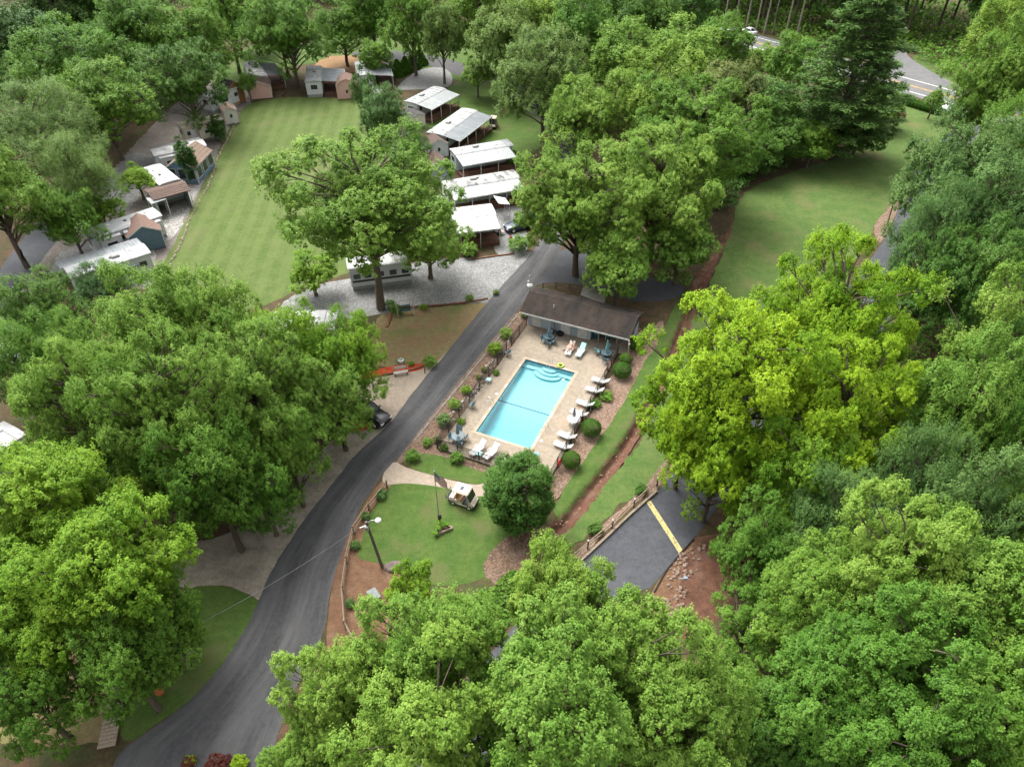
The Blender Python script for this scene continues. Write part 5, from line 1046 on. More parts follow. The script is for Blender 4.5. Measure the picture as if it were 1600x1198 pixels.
def trailer(A, B_, w, label, h=3.1, roofm=None, wall=None, awn=None, awnm=None, awn_span=(0, 1), posts=True, deck=True, nac=1, ribs=7, slide=None, stripe=None, fifth=False, nwin=4, name='park_trailer', dog=True):
    """A, B_: photo points of the roof centre line ends at roof height; local x along A->B, +y is the awning side if awn>0"""
    a, b = G(*A, h), G(*B_, h); L = np.hypot(*(b-a)); t = thing(name, label, 'trailer', (*(a+b)/2, 0), math.atan2(*(b-a)[::-1]), 'trailers around the field')
    wall = wall or siding; roofm = roofm or metal_roof; z0 = .55
    w_ = MB().bbox((0, 0, (z0+h-.1)/2), (L-.1, w, h-.1-z0), .08)
    for s in (-1, 1): lap(w_, -L/2+.2, L/2-.2, s*w/2, z0+.1, h-.25, s, 9)
    w_.obj('wall', wall, t); MB().box((0, 0, .29), (L-.3, w-.2, .56)).obj('skirting', skirt, t)
    n = 6; prof = [(-w/2-.1, h-.14), (w/2+.1, h-.14)]+[((w/2+.1)*math.cos(math.pi*k/n), h-.08+.20*math.sin(math.pi*k/n)) for k in range(n+1)]
    r = MB().xprism(prof, -L/2-.12, L/2+.12)
    for k in range(ribs):
        x = -L/2+L*(k+.5)/ribs; MB().path([(x, (w/2+.1)*math.cos(math.pi*q/n), h-.07+.21*math.sin(math.pi*q/n)) for q in range(n+1)], .028, 4).obj('roof_rib', rib_m, t)
    ro = r.obj('roof', roofm, t)
    rr = random.Random(label)
    for k in range(nac):
        x = -L*.1+k*L*.35; MB().bbox((x, .1, h+.24), (.95, .7, .32), .1).obj('air_conditioner', mat('ac_grey', (.32, .32, .31), .6), ro)
    for k in range(3): MB().bbox((-L/2+L*(.18+.27*k)+rr.uniform(-.3, .3), rr.uniform(-.5, .5), h+.16), (.4, .4, .14), .05).obj('roof_vent', mat('vent_black', (.05, .05, .05), .6) if k % 2 else white, ro)
    for s in (-1, 1):
        for k in range(nwin): window(t, (-L/2+L*(k+.5)/nwin+rr.uniform(-.2, .2), s*(w/2+.03), 1.95), .9, .75, '%sy' % ('+' if s > 0 else '-'))
    window(t, (L/2-.05, 0, 1.95), 1.3, .9, '+x'); window(t, (-L/2+.05, 0, 1.95), 1.3, .9, '-x')
    if slide:
        for (s, x, l) in slide: MB().bbox((x*L, s*(w/2+.4), 1.75), (l, .85, 1.9), .06).obj('slide_out', wall, t); MB().bbox((x*L, s*(w/2+.42), 2.76), (l+.12, .95, .09), .04).obj('slide_roof', roofm, t); window(t, (x*L, s*(w/2+.83), 1.9), l*.5, .6, '%sy' % ('+' if s > 0 else '-'))
    if stripe:
        for s in (-1, 1): MB().box((0, s*(w/2+.028), 1.25), (L-.5, .012, .28), ).obj('stripe', stripe, t)
    if awn:
        s = 1 if awn > 0 else -1; aw = abs(awn); xa, xb = -L/2+L*awn_span[0], -L/2+L*awn_span[1]; am = awnm or awn_white; ya, yb = s*(w/2+.12), s*(w/2+aw); za, zb = h-.12, h-.55; m = MB(); k = 0; st = .42; x = xa
        while x < xb-.01:                      # roof pans with upturned seams
            x2 = min(x+st, xb); m.add([(x, ya, za), (x2, ya, za), (x2, yb, zb), (x, yb, zb), (x, ya, za-.05), (x2, ya, za-.05), (x2, yb, zb-.05), (x, yb, zb-.05)], [(0, 1, 2, 3), (7, 6, 5, 4), (2, 6, 7, 3), (0, 4, 5, 1), (1, 5, 6, 2), (3, 7, 4, 0)]); m.tube((x, ya, za+.03), (x, yb, zb+.03), .035, .035, 4); x = x2
        m.obj('awning_roof', am, t); MB().box(((xa+xb)/2, yb, zb-.08), (xb-xa, .08, .16)).obj('awning_beam', white_paint, t)
        npost = max(3, int((xb-xa)/2.6)+1)
        for k in range(npost): x = xa+.1+(xb-xa-.2)*k/(npost-1); B((x, yb-s*.1, zb/2-.08), (.09, .09, zb-.16)).obj('post', white_paint, t)
        if deck:
            dk = MB(); nb = int(abs(yb-ya)/.16)
            for k in range(nb): dk.box(((xa+xb)/2, ya+(yb-ya)*(k+.5)/nb, .5), (xb-xa-.2, .145, .05))
            dk.box(((xa+xb)/2, (ya+yb)/2, .24), (xb-xa-.3, aw-.3, .44)); dk.obj('deck', deckwood, t)
            rl = MB(); 
            for z in (.75, 1.35): rl.box(((xa+xb)/2, yb-s*.12, z), (xb-xa-.2, .05, .08))
            x = xa+.2
            while x < xb-.1: rl.box((x, yb-s*.12, 1.03), (.04, .035, .55)); x += .22
            rl.obj('railing', deckwood, t)
    B((L*.28, (1 if (awn or 1) > 0 else -1)*(w/2+.03), 1.6), (.75, .05, 1.95)).obj('door', white_paint, t)
    if fifth: MB().bbox((-L/2+.9, 0, h-.95), (1.9, w-.04, 1.7), .25).obj('front_cap', wall, t)
    return t
# right-hand row, far to near
trailer((641, 160), (686, 137), 2.9, 'white ribbed roof trailer next to the gravel drive, farthest of the right row', awn=-3.1, awn_span=(.0, 1.0), ribs=9)
trailer((679, 209), (733, 171), 3.1, 'white trailer with grey lean-to porch facing the tan golf cart', awn=-3.0, awnm=awn_grey, awn_span=(0, 1), ribs=4)
trailer((707, 237), (796, 222), 2.7, 'white trailer with pale blue end wall and broad white porch roof', wall=siding_blue, awn=-3.2, roofm=metal_roof, awn_span=(0, .92), ribs=5)
trailer((694, 289), (806, 271), 2.9, 'white trailer with black streaked roof and brown railed deck', roofm=streak_roof, awn=-2.6, awn_span=(.02, .98), ribs=5)
trailer((648, 340), (770, 326), 3.2, 'bright white roofed trailer with dark screened porch behind the gravel lot', roofm=metal_roof_w, awn=-3.0, awnm=metal_roof_w, awn_span=(0, 1), ribs=2)
# under the huge tree
trailer((543, 411), (640, 399), 2.5, 'white travel trailer with black trim parked under the huge tree', h=3.2, roofm=metal_roof_w, stripe=mat('black_stripe', (.03, .03, .035), .4), nwin=5, name='travel_trailer', ribs=2)
# top of the field
trailer((390, 97), (406, 120), 2.9, 'white trailer with grey porch roof behind the pink square shed', awn=3.4, awnm=mat('grey_awning', (.25, .265, .275), .6, var=.1), awn_span=(.1, .9), roofm=metal_roof_w, ribs=2)
trailer((491, 104), (489, 127), 3.0, 'white trailer with weathered roof and open porch facing the field', awn=4.4, awnm=awn_grey, awn_span=(.1, .95), ribs=2, nac=1)
trailer((566, 96), (570, 118), 3.0, 'white trailer partly behind the slim tree at the top of the field', awn=4.0, awnm=awn_white, awn_span=(.05, .95), ribs=2)
# left of the field
trailer((228, 397-10), (105, 425), 2.9, 'long trailer with white roof and grey ribbed carport, lower left of the field', awn=-2.9, awnm=awn_grey, awn_span=(0, 1.05), deck=False, roofm=metal_roof, ribs=2)
trailer((244, 330), (135, 366), 3.2, 'long white trailer with slide-outs and stained roof behind the dark blue shed', slide=[(1, -.30, 2.6), (1, -.05, 2.4), (1, .28, 2.6)], roofm=metal_roof, ribs=2, nac=0)
trailer((265, 284), (236, 260), 2.9, 'short white trailer roof between the flat topped tree and the blue house', roofm=metal_roof_w, ribs=1, nac=0)
trailer((318, 222), (238, 238), 2.9, 'white fifth wheel trailer with dark grey roof awning left of the field', awn=-2.5, awnm=metal_roof_d, deck=False, roofm=metal_roof_w, slide=[(1, .22, 3.2)], ribs=1, fifth=True)
trailer((342, 182), (280, 196), 2.8, 'beige trailer with dark windows left of the field', wall=siding_beige, roofm=mat('tan_roof', (.50, .44, .33), .6, var=.08), slide=[(1, -.1, 3.5)], ribs=1, nwin=3)
trailer((362, 134), (318, 150), 2.8, 'white trailer behind the brown wooden playhouse', roofm=metal_roof_w, slide=[(1, .1, 3)], ribs=1)
trailer((150, 102), (108, 118), 2.9, 'white trailer glimpsed under the tall upper left trees', roofm=metal_roof_w, ribs=2)
trailer((128, 148), (70, 158), 3.0, 'white trailer roof at upper left between the pale tree and the tall trees', roofm=metal_roof_w, ribs=2)
# under the middle left group
trailer((424, 502), (525, 498), 3.6, 'white flat roofed trailer showing above the yellow tipped trees', roofm=metal_roof_w, ribs=3, nac=0)
trailer((400, 600), (470, 590), 3.3, 'white trailer hidden under the bright left group of trees', roofm=metal_roof_w, ribs=2)
trailer((-15, 500), (60, 560), 3.2, 'white trailer at the left edge below the west lane', roofm=metal_roof_w, ribs=2)
trailer((-30, 700), (20, 668), 3.2, 'white trailer cut by the left edge above the yellowish tree', roofm=metal_roof_w, ribs=2)
trailer((300, 690), (360, 676), 3.0, 'grey roofed trailer barely seen in the shade of the left group', roofm=metal_roof_d, ribs=2)
def shed(px, face, w, d, h, rh, label, wallm, roofm, trim=None, gambrel=False, door=True, win=True, over=.22, porch=None, name='garden_shed', cat='shed'):
    """px: photo point of the ground centre; face: photo direction (dx, dy on the ground picture) the gable front looks to"""
    c = G(*px); f = G(px[0]+face[0], px[1]+face[1])-c; t = thing(name, label, cat, (*c, 0), math.atan2(f[1], f[0])+math.pi/2, 'sheds around the field'); trim = trim or white_paint
    prof = [(-w/2, .1), (w/2, .1), (w/2, h), (0, h+rh), (-w/2, h)] if not gambrel else [(-w/2, .1), (w/2, .1), (w/2, h), (w*.3, h+rh*.7), (0, h+rh), (-w*.3, h+rh*.7), (-w/2, h)]
    n = len(prof); W_ = MB().add([(x, -d/2, z) for x, z in prof]+[(x, d/2, z) for x, z in prof], [tuple(range(n)), tuple(range(2*n-1, n-1, -1))]+[(i, n+i, n+(i+1) % n, (i+1) % n) for i in range(n)])
    nb = max(4, int(h/.28))
    for s in (-1, 1):
        for k in range(nb): W_.box((s*(w/2+.01), 0, .15+(h-.2)*(k+.5)/nb), (.022, d-.1, (h-.2)/nb*.85))
    W_.obj('wall', wallm, t)
    up = prof[2:]; R = MB(); nc = 5
    for (xa, za), (xb, zb) in zip(up[:-1], up[1:]):
        lowA = za < zb; (x0, z0), (x1, z1) = ((xa, za), (xb, zb)) if lowA else ((xb, zb), (xa, za)); ln = math.hypot(x1-x0, z1-z0); ex = (x0-x1)/ln*over; ez = (z0-z1)/ln*over
        if not gambrel or abs(x0) > w*.45: x0 += ex; z0 += ez
        for k in range(nc):
            t0, t1 = k/nc, (k+1)/nc; p = (x0+(x1-x0)*t0, z0+(z1-z0)*t0+.085); q = (x0+(x1-x0)*t1, z0+(z1-z0)*t1+.055)
            R.add([(p[0], -d/2-over, p[1]), (p[0], d/2+over, p[1]), (q[0], d/2+over, q[1]), (q[0], -d/2-over, q[1]), (p[0], -d/2-over, p[1]-.04), (p[0], d/2+over, p[1]-.04), (q[0], d/2+over, q[1]-.04), (q[0], -d/2-over, q[1]-.04)], [(0, 1, 2, 3), (0, 4, 5, 1), (7, 6, 5, 4), (0, 3, 7, 4), (1, 5, 6, 2)])
    R.obj('roof', roofm, t)
    for yy in (-d/2-over-.012, d/2+over+.012):
        T = MB()
        for (xa, za), (xb, zb) in zip(up[:-1], up[1:]): T.add([(xa, yy-.01, za-.09), (xb, yy-.01, zb-.09), (xb, yy-.01, zb+.05), (xa, yy-.01, za+.05), (xa, yy+.01, za-.09), (xb, yy+.01, zb-.09), (xb, yy+.01, zb+.05), (xa, yy+.01, za+.05)], [(0, 1, 2, 3), (7, 6, 5, 4), (0, 4, 5, 1), (3, 2, 6, 7)])
        T.obj('gable_trim', trim, t)
    for sx in (-1, 1):
        for sy in (-1, 1): B((sx*(w/2+.012), sy*(d/2+.012), h/2+.05), (.1, .1, h-.1)).obj('corner_board', trim, t)
    if door:
        o = B((0, -d/2-.03, 1.05), (.85, .05, 1.85)).obj('door', trim, t); B((0, -d/2-.06, 1.45), (.4, .02, .6)).obj('pane', dark_win, o)
    if win:
        for s in (-1, 1): window(t, (s*(w/2+.03), 0, h*.6), .7, .7, '%sx' % ('+' if s > 0 else '-'), trim)
        window(t, (0, d/2+.03, h*.6), .7, .7, '+y', trim)
    if porch:
        for k in range(porch): window(t, (-w/2+w*(k+.5)/porch, -d/2-.03, h*.6), w/porch*.75, h*.62, '-y', trim)
        for s in (-1, 1):
            for k in range(3): window(t, (s*(w/2+.03), -d/2+d*(k+.5)/3, h*.6), d/3*.7, h*.62, '%sx' % ('+' if s > 0 else '-'), trim)
    return t
shed((232, 383), (-12+22, 26), 4.0, 3.6, 2.6, 1.1, 'dark blue shed with white corner boards and russet roof beside the ribbed carport', blue_d, sh_red, door=False, win=False)
shed((303, 273), (-14, 15), 4.4, 6.6, 2.6, 1.4, 'slate blue sunroom house with tan roof and a row of windows on the field edge', blue_w, sh_tan, door=False, win=False, porch=3, name='blue_house', cat='house')
shed((333, 213), (12, 22), 2.6, 3.0, 2.3, .7, 'white shed with brown roof behind the narrow evergreen', white_paint, sh_brown)
shed((362, 190), (12, 20), 2.2, 2.8, 2.4, .6, 'small cream shed standing at the field edge', cream_w, sh_tan)
shed((362, 160), (20, 6), 3.6, 4.0, 2.9, 1.4, 'brown wooden playhouse with ochre gable beside the young tree', brown_w, sh_dark, trim=gold_w, name='wooden_cabin', cat='cabin')
shed((408, 151), (0, 20), 4.3, 3.2, 2.5, .9, 'square pink shed with dark brown roof at the top left of the field', pink_w, sh_brown, door=False)
shed((544, 150), (0, 20), 3.8, 3.8, 2.5, 1.3, 'pink barn shed with gambrel roof at the top of the field', pink_w, sh_red, gambrel=True, trim=pink_w, win=False)
shed((682, 241), (18, 22), 3.0, 3.4, 2.3, .9, 'brown roofed white shed between the dark evergreen and the trailers', white_paint, sh_brown)
shed((683, 278), (14, 24), 3.0, 3.8, 2.5, 1.2, 'grey blue shed with brown roof and a small paned door', grey_w, sh_brown, win=False)
shed((646, 196), (18, 10), 3.0, 3.2, 2.1, .5, 'low shed with dark roof beside the farthest white porch', cream_w, sh_dark, win=False, door=False)
shed((588, 165), (4, 20), 2.6, 3.0, 2.3, .6, 'pale blue shed half hidden by the grey green tree at the field corner', mat('icy_blue_siding', (.55, .62, .66), .6), metal_roof_w, win=False)
# brown roofed open porch
def lean_roof(c4, h, label, roofm, name='porch_shelter', postm=white_paint, wallm=None, thick=.12, rise=.5, cat='shelter'):
    """c4: photo points of the four roof corners (all at height h); the ridge runs along the long middle line"""
    q = [G(*p, h) for p in c4]; o = sum(q)/4; t = thing(name, label, cat, (*o, 0)); q = [p-o for p in q]; m0, m1 = (q[0]+q[3])/2, (q[1]+q[2])/2; R = MB()
    for a, b in ((q[0], q[1]), (q[3], q[2])):
        n = 5
        for k in range(n):
            t0, t1 = k/n, (k+1)/n; f = lambda e, m_, s: e+(m_-e)*s
            A1, B1, A2, B2 = f(a, m0, t0), f(b, m1, t0), f(a, m0, t1), f(b, m1, t1); z0, z1 = h+rise*t0+.03, h+rise*t1
            R.add([(*A1, z0), (*B1, z0), (*B2, z1), (*A2, z1), (*A1, z0-thick), (*B1, z0-thick), (*B2, z1-thick), (*A2, z1-thick)], [(0, 1, 2, 3), (7, 6, 5, 4), (0, 4, 5, 1), (0, 3, 7, 4), (1, 5, 6, 2)])
    R.obj('roof', roofm, t)
    for p in q: B((p[0]*.93, p[1]*.93, h/2-.03), (.1, .1, h-.06)).obj('post', postm, t)
    if wallm:
        a, b, c, d = [p*.86 for p in q]; W_ = MB()
        for p, r_ in ((a, b), (d, a), (b, c)): W_.add([(*p, .05), (*r_, .05), (*r_, h-.2), (*p, h-.2), (*(p*.97), .05), (*(r_*.97), .05), (*(r_*.97), h-.2), (*(p*.97), h-.2)], [(0, 1, 2, 3), (7, 6, 5, 4), (3, 2, 6, 7), (0, 3, 7, 4), (1, 5, 6, 2)])
        W_.obj('wall', wallm, t)
    return t
lean_roof([(222, 297), (284, 281), (298, 297), (240, 313)], 2.7, 'open porch with mossy brown roof and sage wall beside the field', sh_brown, wallm=green_w)
lean_roof([(228, 310), (254, 303), (260, 311), (236, 319)], 2.5, 'small pale metal porch roof joining the long white trailer', awn_white, rise=.1)
lean_roof([(913, 447), (950, 457), (944, 474), (907, 461)], 2.4, 'small grey ribbed roof shelter behind the pool house', mat('grey_green_metal', (.16, .155, .13), .6, var=.1), rise=.3, postm=wood)
lean_roof([(186, 404), (212, 396), (217, 413), (192, 421)], 2.2, 'glassy patio canopy in front of the dark blue shed', mat('canopy_sheet', (.36, .42, .45), .3, var=.1), rise=.1)
# ================================================================ VEHICLES, LAMPS, FENCES, PEOPLE, SMALL THINGS
beige_paint = mat('beige_gloss', (.54, .47, .36), .35, var=.04, spec=.5); tan_seat = mat('tan_vinyl', (.50, .29, .16), .6, var=.06); black_pl = mat('black_plastic', (.02, .02, .021), .5)
hubcap = mat('hubcap', (.72, .70, .66), .35); lamp_glass = mat('lamp_lens', (.7, .7, .66), .2)
def heading(a, b): d = G(*b)-G(*a); return math.atan2(d[1], d[0])
def wheel(t, x, y, r, w=.18):
    p = MB().tube((x, y-w/2, r), (x, y+w/2, r), r, r, 16).obj('wheel', rubber, t); s = 1 if y > 0 else -1
    MB().tube((x, y+s*(w/2+.002), r), (x, y+s*(w/2+.02), r), r*.58, r*.5, 12).obj('rim', hubcap, p)
def golf_cart(px, rz, label, seats2=True, solar=True, roofm=None):
    t = thing('golf_cart', label, 'golf cart', (*G(*px), 0), rz, 'golf carts'); bp = beige_paint
    b = MB(); b.bbox((.15, 0, .33), (1.9, 1.12, .12), .05); b.bbox((-.65, 0, .55), (.8, 1.12, .38), .08); b.bbox((-.25, .42, .48), (.6, .16, .25), .04); b.bbox((-.25, -.42, .48), (.6, .16, .25), .04); b.obj('body', bp, t)
    h = MB(); pr = [(.72, .36), (1.22, .36), (1.24, .56), (1.05, .78), (.72, .92)]; n = len(pr); ys = (-.56, -.5, .5, .56)
    h.add([(x, -.54, z) for x, z in pr]+[(x*1.0, .54, z) for x, z in pr], [tuple(range(n)), tuple(range(2*n-1, n-1, -1))]+[(i, n+i, n+(i+1) % n, (i+1) % n) for i in range(n)]); h.obj('hood', bp, t)
    B((1.2, 0, .40), (.16, 1.16, .2)).obj('bumper', black_pl, t); B((-1.12, 0, .40), (.14, 1.14, .18)).obj('bumper', black_pl, t)
    for y in (-.38, .38): B((1.225, y, .58), (.05, .18, .09), ry=-.35).obj('headlight', lamp_glass, t)
    MB().bbox((-.2, 0, .80), (.5, 1.05, .14), .05).obj('seat', tan_seat, t); MB().bbox((-.47, 0, 1.08), (.12, 1.05, .45), .04).obj('backrest', tan_seat, t)
    MB().bbox((-.85, 0, .82), (.45, 1.05, .12), .05).obj('rear_seat', bp, t)
    MB().box((-1.2, 0, .45), (.45, .9, .05)).path([(-1.1, -.5, .5), (-1.4, -.5, .5), (-1.4, .5, .5), (-1.1, .5, .5)], .025, 5).path([(-1.4, -.5, .5), (-1.4, -.5, .95), (-1.4, .5, .95), (-1.4, .5, .5)], .022, 5).obj('rear_rack', black_pl, t)
    MB().box((.45, 0, .395), (.7, 1.05, .02)).obj('floor_mat', black_pl, t)
    ps = MB()
    for y in (-.52, .52): ps.path([(.95, y, .8), (.62, y, 1.78)], .022, 5); ps.path([(-.55, y, .7), (-.62, y, 1.78)], .022, 5)
    ps.obj('roof_post', black_pl, t)
    MB().add([(.93, -.5, .86), (.93, .5, .86), (.64, .5, 1.74), (.64, -.5, 1.74)], [(0, 1, 2, 3)]).obj('windscreen', mat('tinted_screen', (.03, .035, .035), .1, spec=.5), t)
    rf = MB().bbox((.0, 0, 1.83), (1.5, 1.18, .10), .09).obj('roof', roofm or bp, t)
    if solar: MB().bbox((-.02, -.0, 1.90), (.28, .42, .03), .02).obj('vent_panel', mat('solar_blue', (.04, .05, .10), .3), rf)
    MB().path([(.72, .25, .9), (.45, .25, 1.05)], .02, 5).obj('steering_column', black_pl, t)
    sw = MB(); 
    for k in range(10): sw.tube((.45+.05*math.sin(k*.628), .25+.17*math.cos(k*.628), 1.05+.12*math.sin(k*.628)), (.45+.05*math.sin((k+1)*.628), .25+.17*math.cos((k+1)*.628), 1.05+.12*math.sin((k+1)*.628)), .016, .016, 4)
    sw.obj('steering_wheel', black_pl, t)
    for x in (.8, -.72):
        for y in (-.5, .5): wheel(t, x, y, .23)
    for y in (-.545, .545): MB().path([(x, y, z) for x, z in [(-1.02, .36), (-.92, .52), (-.72, .58), (-.52, .52), (-.42, .36)]], .03, 5).obj('wheel_arch', black_pl, t)
golf_cart((724, 785), heading((708, 778), (745, 790)), 'beige golf cart with a small dark panel on its roof, parked by the footpath')
golf_cart((771, 199), heading((775, 190), (766, 206)), 'tan roofed golf cart parked beside the second white trailer porch', solar=False)
def car(px, rz, label, paint, L=4.6, suv=True, wd=1.84, name='parked_car', grp='cars'):
    t = thing(name, label, 'car', (*G(*px), .0), rz, grp); h = 1.68 if suv else 1.42; bl = .98 if suv else .86; hw = wd/2
    st = [(-L/2, .80, .45, bl-.12), (-L/2+.12, .93, .32, bl), (-L*.3, 1, .28, bl+.02), (0, 1, .28, bl), (L*.22, 1, .28, bl-.02), (L*.36, .97, .28, bl-.12), (L/2-.12, .88, .32, bl-.24), (L/2, .72, .42, bl-.36)]
    V = []; F = []
    for x, k, z0, z1 in st: w = hw*k; V += [(x, -w*.86, z0), (x, -w, z0+.16), (x, -w*.99, (z0+z1)/2+.06), (x, -w*.90, z1-.03), (x, -w*.72, z1+.015), (x, w*.72, z1+.015), (x, w*.90, z1-.03), (x, w*.99, (z0+z1)/2+.06), (x, w, z0+.16), (x, w*.86, z0)]
    n = 10
    for i in range(len(st)-1): F += [(i*n+k, i*n+(k+1) % n, i*n+n+(k+1) % n, i*n+n+k) for k in range(n)]
    F += [tuple(range(n-1, -1, -1)), tuple(range(len(V)-n, len(V)))]; MB().add(V, F).obj('body', paint, t, True)
    xr0, xr1 = (-L*.47, L*.16) if suv else (-L*.36, L*.14); tr0, tr1 = (-L*.40, L*.04) if suv else (-L*.2, L*.03)
    lo = [(xr0, -hw*.86), (xr1, -hw*.86), (xr1, hw*.86), (xr0, hw*.86)]; hi = [(tr0, -hw*.66), (tr1, -hw*.66), (tr1, hw*.66), (tr0, hw*.66)]
    MB().add([(x, y, bl-.02) for x, y in lo]+[(x, y, h-.06) for x, y in hi], [(0, 1, 5, 4), (1, 2, 6, 5), (2, 3, 7, 6), (3, 0, 4, 7)]).obj('window_glass', glass_dark, t)
    pl = MB().bbox(((tr0+tr1)/2, 0, h-.02), (tr1-tr0+.16, hw*1.4, .09), .08)
    for (a, b) in zip(lo, hi): pl.tube((*a, bl-.03), (*b, h-.04), .05, .045, 5)
    if suv:
        for s in (-1, 1): pl.tube((-L*.14, s*hw*.86, bl-.03), (-L*.14, s*hw*.66, h-.04), .045, .04, 5)
    pl.obj('roof', paint, t, True)
    for y in (-.62, .62): B((L/2-.10, y, bl-.32), (.16, .36, .14)).obj('headlight', lamp_glass, t); B((-L/2+.06, y*1.1, bl-.22), (.1, .26, .2)).obj('tail_light', red_p, t)
    for s in (-1, 1): MB().bbox((L*.12, s*(hw+.08), bl+.02), (.14, .18, .13), .03).obj('mirror', black_pl, t)
    MB().box((L/2-.03, 0, .5), (.08, wd*.62, .18)).obj('grille', black_pl, t)
    for x in (L*.31, -L*.31):
        for s in (-1, 1): wheel(t, x, s*(hw-.09), .35 if suv else .32, .22)
    return t
navy = mat('navy_paint', (.015, .03, .055), .25, spec=.6, var=.03); black_paint = mat('black_paint', (.008, .008, .012), .22, spec=.6, var=.03); white_car = mat('white_car_paint', (.72, .73, .74), .3, spec=.5, var=.03)
car((578, 652), heading((556, 641), (602, 663)), 'black car parked under the tree on the pale concrete', black_paint)
car((815, 357), heading((790, 360), (840, 350))+math.pi, 'dark blue vehicle half hidden by leaves on the gravel drive', navy, L=5.0)
hwa = math.atan2(hw_dir[1], hw_dir[0])
q = G(1168, 53); car((1168, 53), hwa+math.pi, 'white car driving on the highway at the top of the photo', white_car, suv=False)
car((1466, 171), hwa, 'white car on the highway beyond the hedge end', white_car, suv=True); car((1512, 188), hwa, 'white car on the highway glimpsed through the right hand trees', white_car, suv=False)
# ---- street lamps, poles, wire
def lean_pole(base, top, z, r0, r1, m, name, label, cat, arm=None):
    a = G(*base); b = G(*top, z)-a; t = thing(name, label, cat, (*a, 0)); MB().path([(0, 0, 0), (b[0]*.5, b[1]*.5, z*.5), (b[0], b[1], z)], [r0, (r0+r1)/2, r1], 8).obj('pole', m, t); return t, a, b
t, a, b = lean_pole((597, 885), (572, 815), 6.2, .14, .10, mat('grey_pole_wood', (.15, .13, .115), .9, col2=(.10, .085, .075), scale=5, stretch=(4, 4, .5)), 'street_lamp', 'leaning wooden lamp pole with a white lamp head at the road bend', 'street lamp')
MB().path([(b[0], b[1], 6.0), (b[0]+.35, b[1]+.1, 6.25), (b[0]+.75, b[1]+.15, 6.2)], .03, 6).path([(b[0], b[1], 5.8), (b[0]-.5, b[1]-.2, 5.75)], .025, 5).obj('arm', steel, t)
MB().lathe([(.06, .15), (.22, .08), (.25, -.02), (.16, -.14), (.05, -.18)], 14, (b[0]+.85, b[1]+.17, 6.15)).obj('lamp_head', white, t, True)
MB().bbox((b[0]-.02, b[1]-.12, 5.6), (.3, .22, .4), .04).obj('control_box', mat('ac_grey', (.32, .32, .31), .6), t)
wa = Vector((*(a+b), 6.1)); wb = Vector((*G(150, 1050, 5.2), 5.2)); wp = [wa.lerp(wb, k/20)-Vector((0, 0, .9*math.sin(math.pi*k/20))) for k in range(21)]
tag(MB().path(wp, .02, 4).obj('power_line', mat('cable_grey', (.16, .16, .16), .6)), 'thin sagging power line crossing the road from the lamp pole', 'cable')
t, a, b = lean_pole((1386, 352), (1402, 297), 6.5, .09, .06, black_metal, 'street_lamp', 'thin dark lamp post at the meadow edge by the entrance road', 'street lamp')
MB().bbox((b[0], b[1], 6.55), (.45, .3, .16), .05).obj('lamp_head', steel, t)
t, a, b = lean_pole((827, 470), (827, 430), 4.2, .06, .05, white, 'light_pole', 'white light pole standing at the back corner of the pool house', 'light pole')
MB().lathe([(.05, .1), (.34, .02), (.36, -.05), (.1, -.12)], 16, (b[0]+.1, b[1]-.05, 2.9)).obj('lamp_shade', white, t, True); MB().bbox((b[0]-.1, b[1], 3.3), (.2, .2, .3), .04).obj('bracket_box', white, t)
t, a, b = lean_pole((982, 571), (983, 533), 3.9, .09, .075, wood_pale, 'wooden_post', 'bare wooden post outside the right fence by the round shrubs', 'post'); MB().bbox((b[0]+.05, b[1]-.08, 3.6), (.15, .15, .2), .03).obj('fixture', white, t)
t, a, b = lean_pole((654, 232), (657, 196), 4.5, .07, .06, wood_pale, 'wooden_post', 'thin wooden pole between the first and second white trailer porches', 'post')
# ---- flags
fm = bpy.data.materials.new('flag_cloth'); fm.use_nodes = True; N, L = fm.node_tree.nodes, fm.node_tree.links; uvn = N.new('ShaderNodeUVMap'); uvn.uv_map = 'uv'; sp = N.new('ShaderNodeSeparateXYZ'); L.new(uvn.outputs[0], sp.inputs[0])
def mth(op, a, b=None):
    n = N.new('ShaderNodeMath'); n.operation = op
    for i, q in enumerate((a, b)):
        if q is None: continue
        if isinstance(q, (int, float)): n.inputs[i].default_value = q
        else: L.new(q, n.inputs[i])
    return n.outputs[0]
def mixc(f, a, b):
    x = N.new('ShaderNodeMix'); x.data_type = 'RGBA'; L.new(f, x.inputs[0])
    for k, q in ((6, a), (7, b)):
        if isinstance(q, tuple): x.inputs[k].default_value = (*q, 1)
        else: L.new(q, x.inputs[k])
    return x.outputs[2]
strp = mth('LESS_THAN', mth('MODULO', mth('MULTIPLY', sp.outputs[1], 6.5), 1.), .5); cant = mth('MULTIPLY', mth('LESS_THAN', sp.outputs[0], .4), mth('GREATER_THAN', sp.outputs[1], .46))
vo = N.new('ShaderNodeTexVoronoi'); vo.inputs['Scale'].default_value = 16; vo.inputs['Randomness'].default_value = .1; L.new(uvn.outputs[0], vo.inputs['Vector']); star = mth('LESS_THAN', vo.outputs['Distance'], .28)
L.new(mixc(cant, mixc(strp, (.75, .74, .72), (.42, .03, .04)), mixc(star, (.02, .03, .13), (.75, .74, .72))), N['Principled BSDF'].inputs['Base Color']); N['Principled BSDF'].inputs['Roughness'].default_value = .8
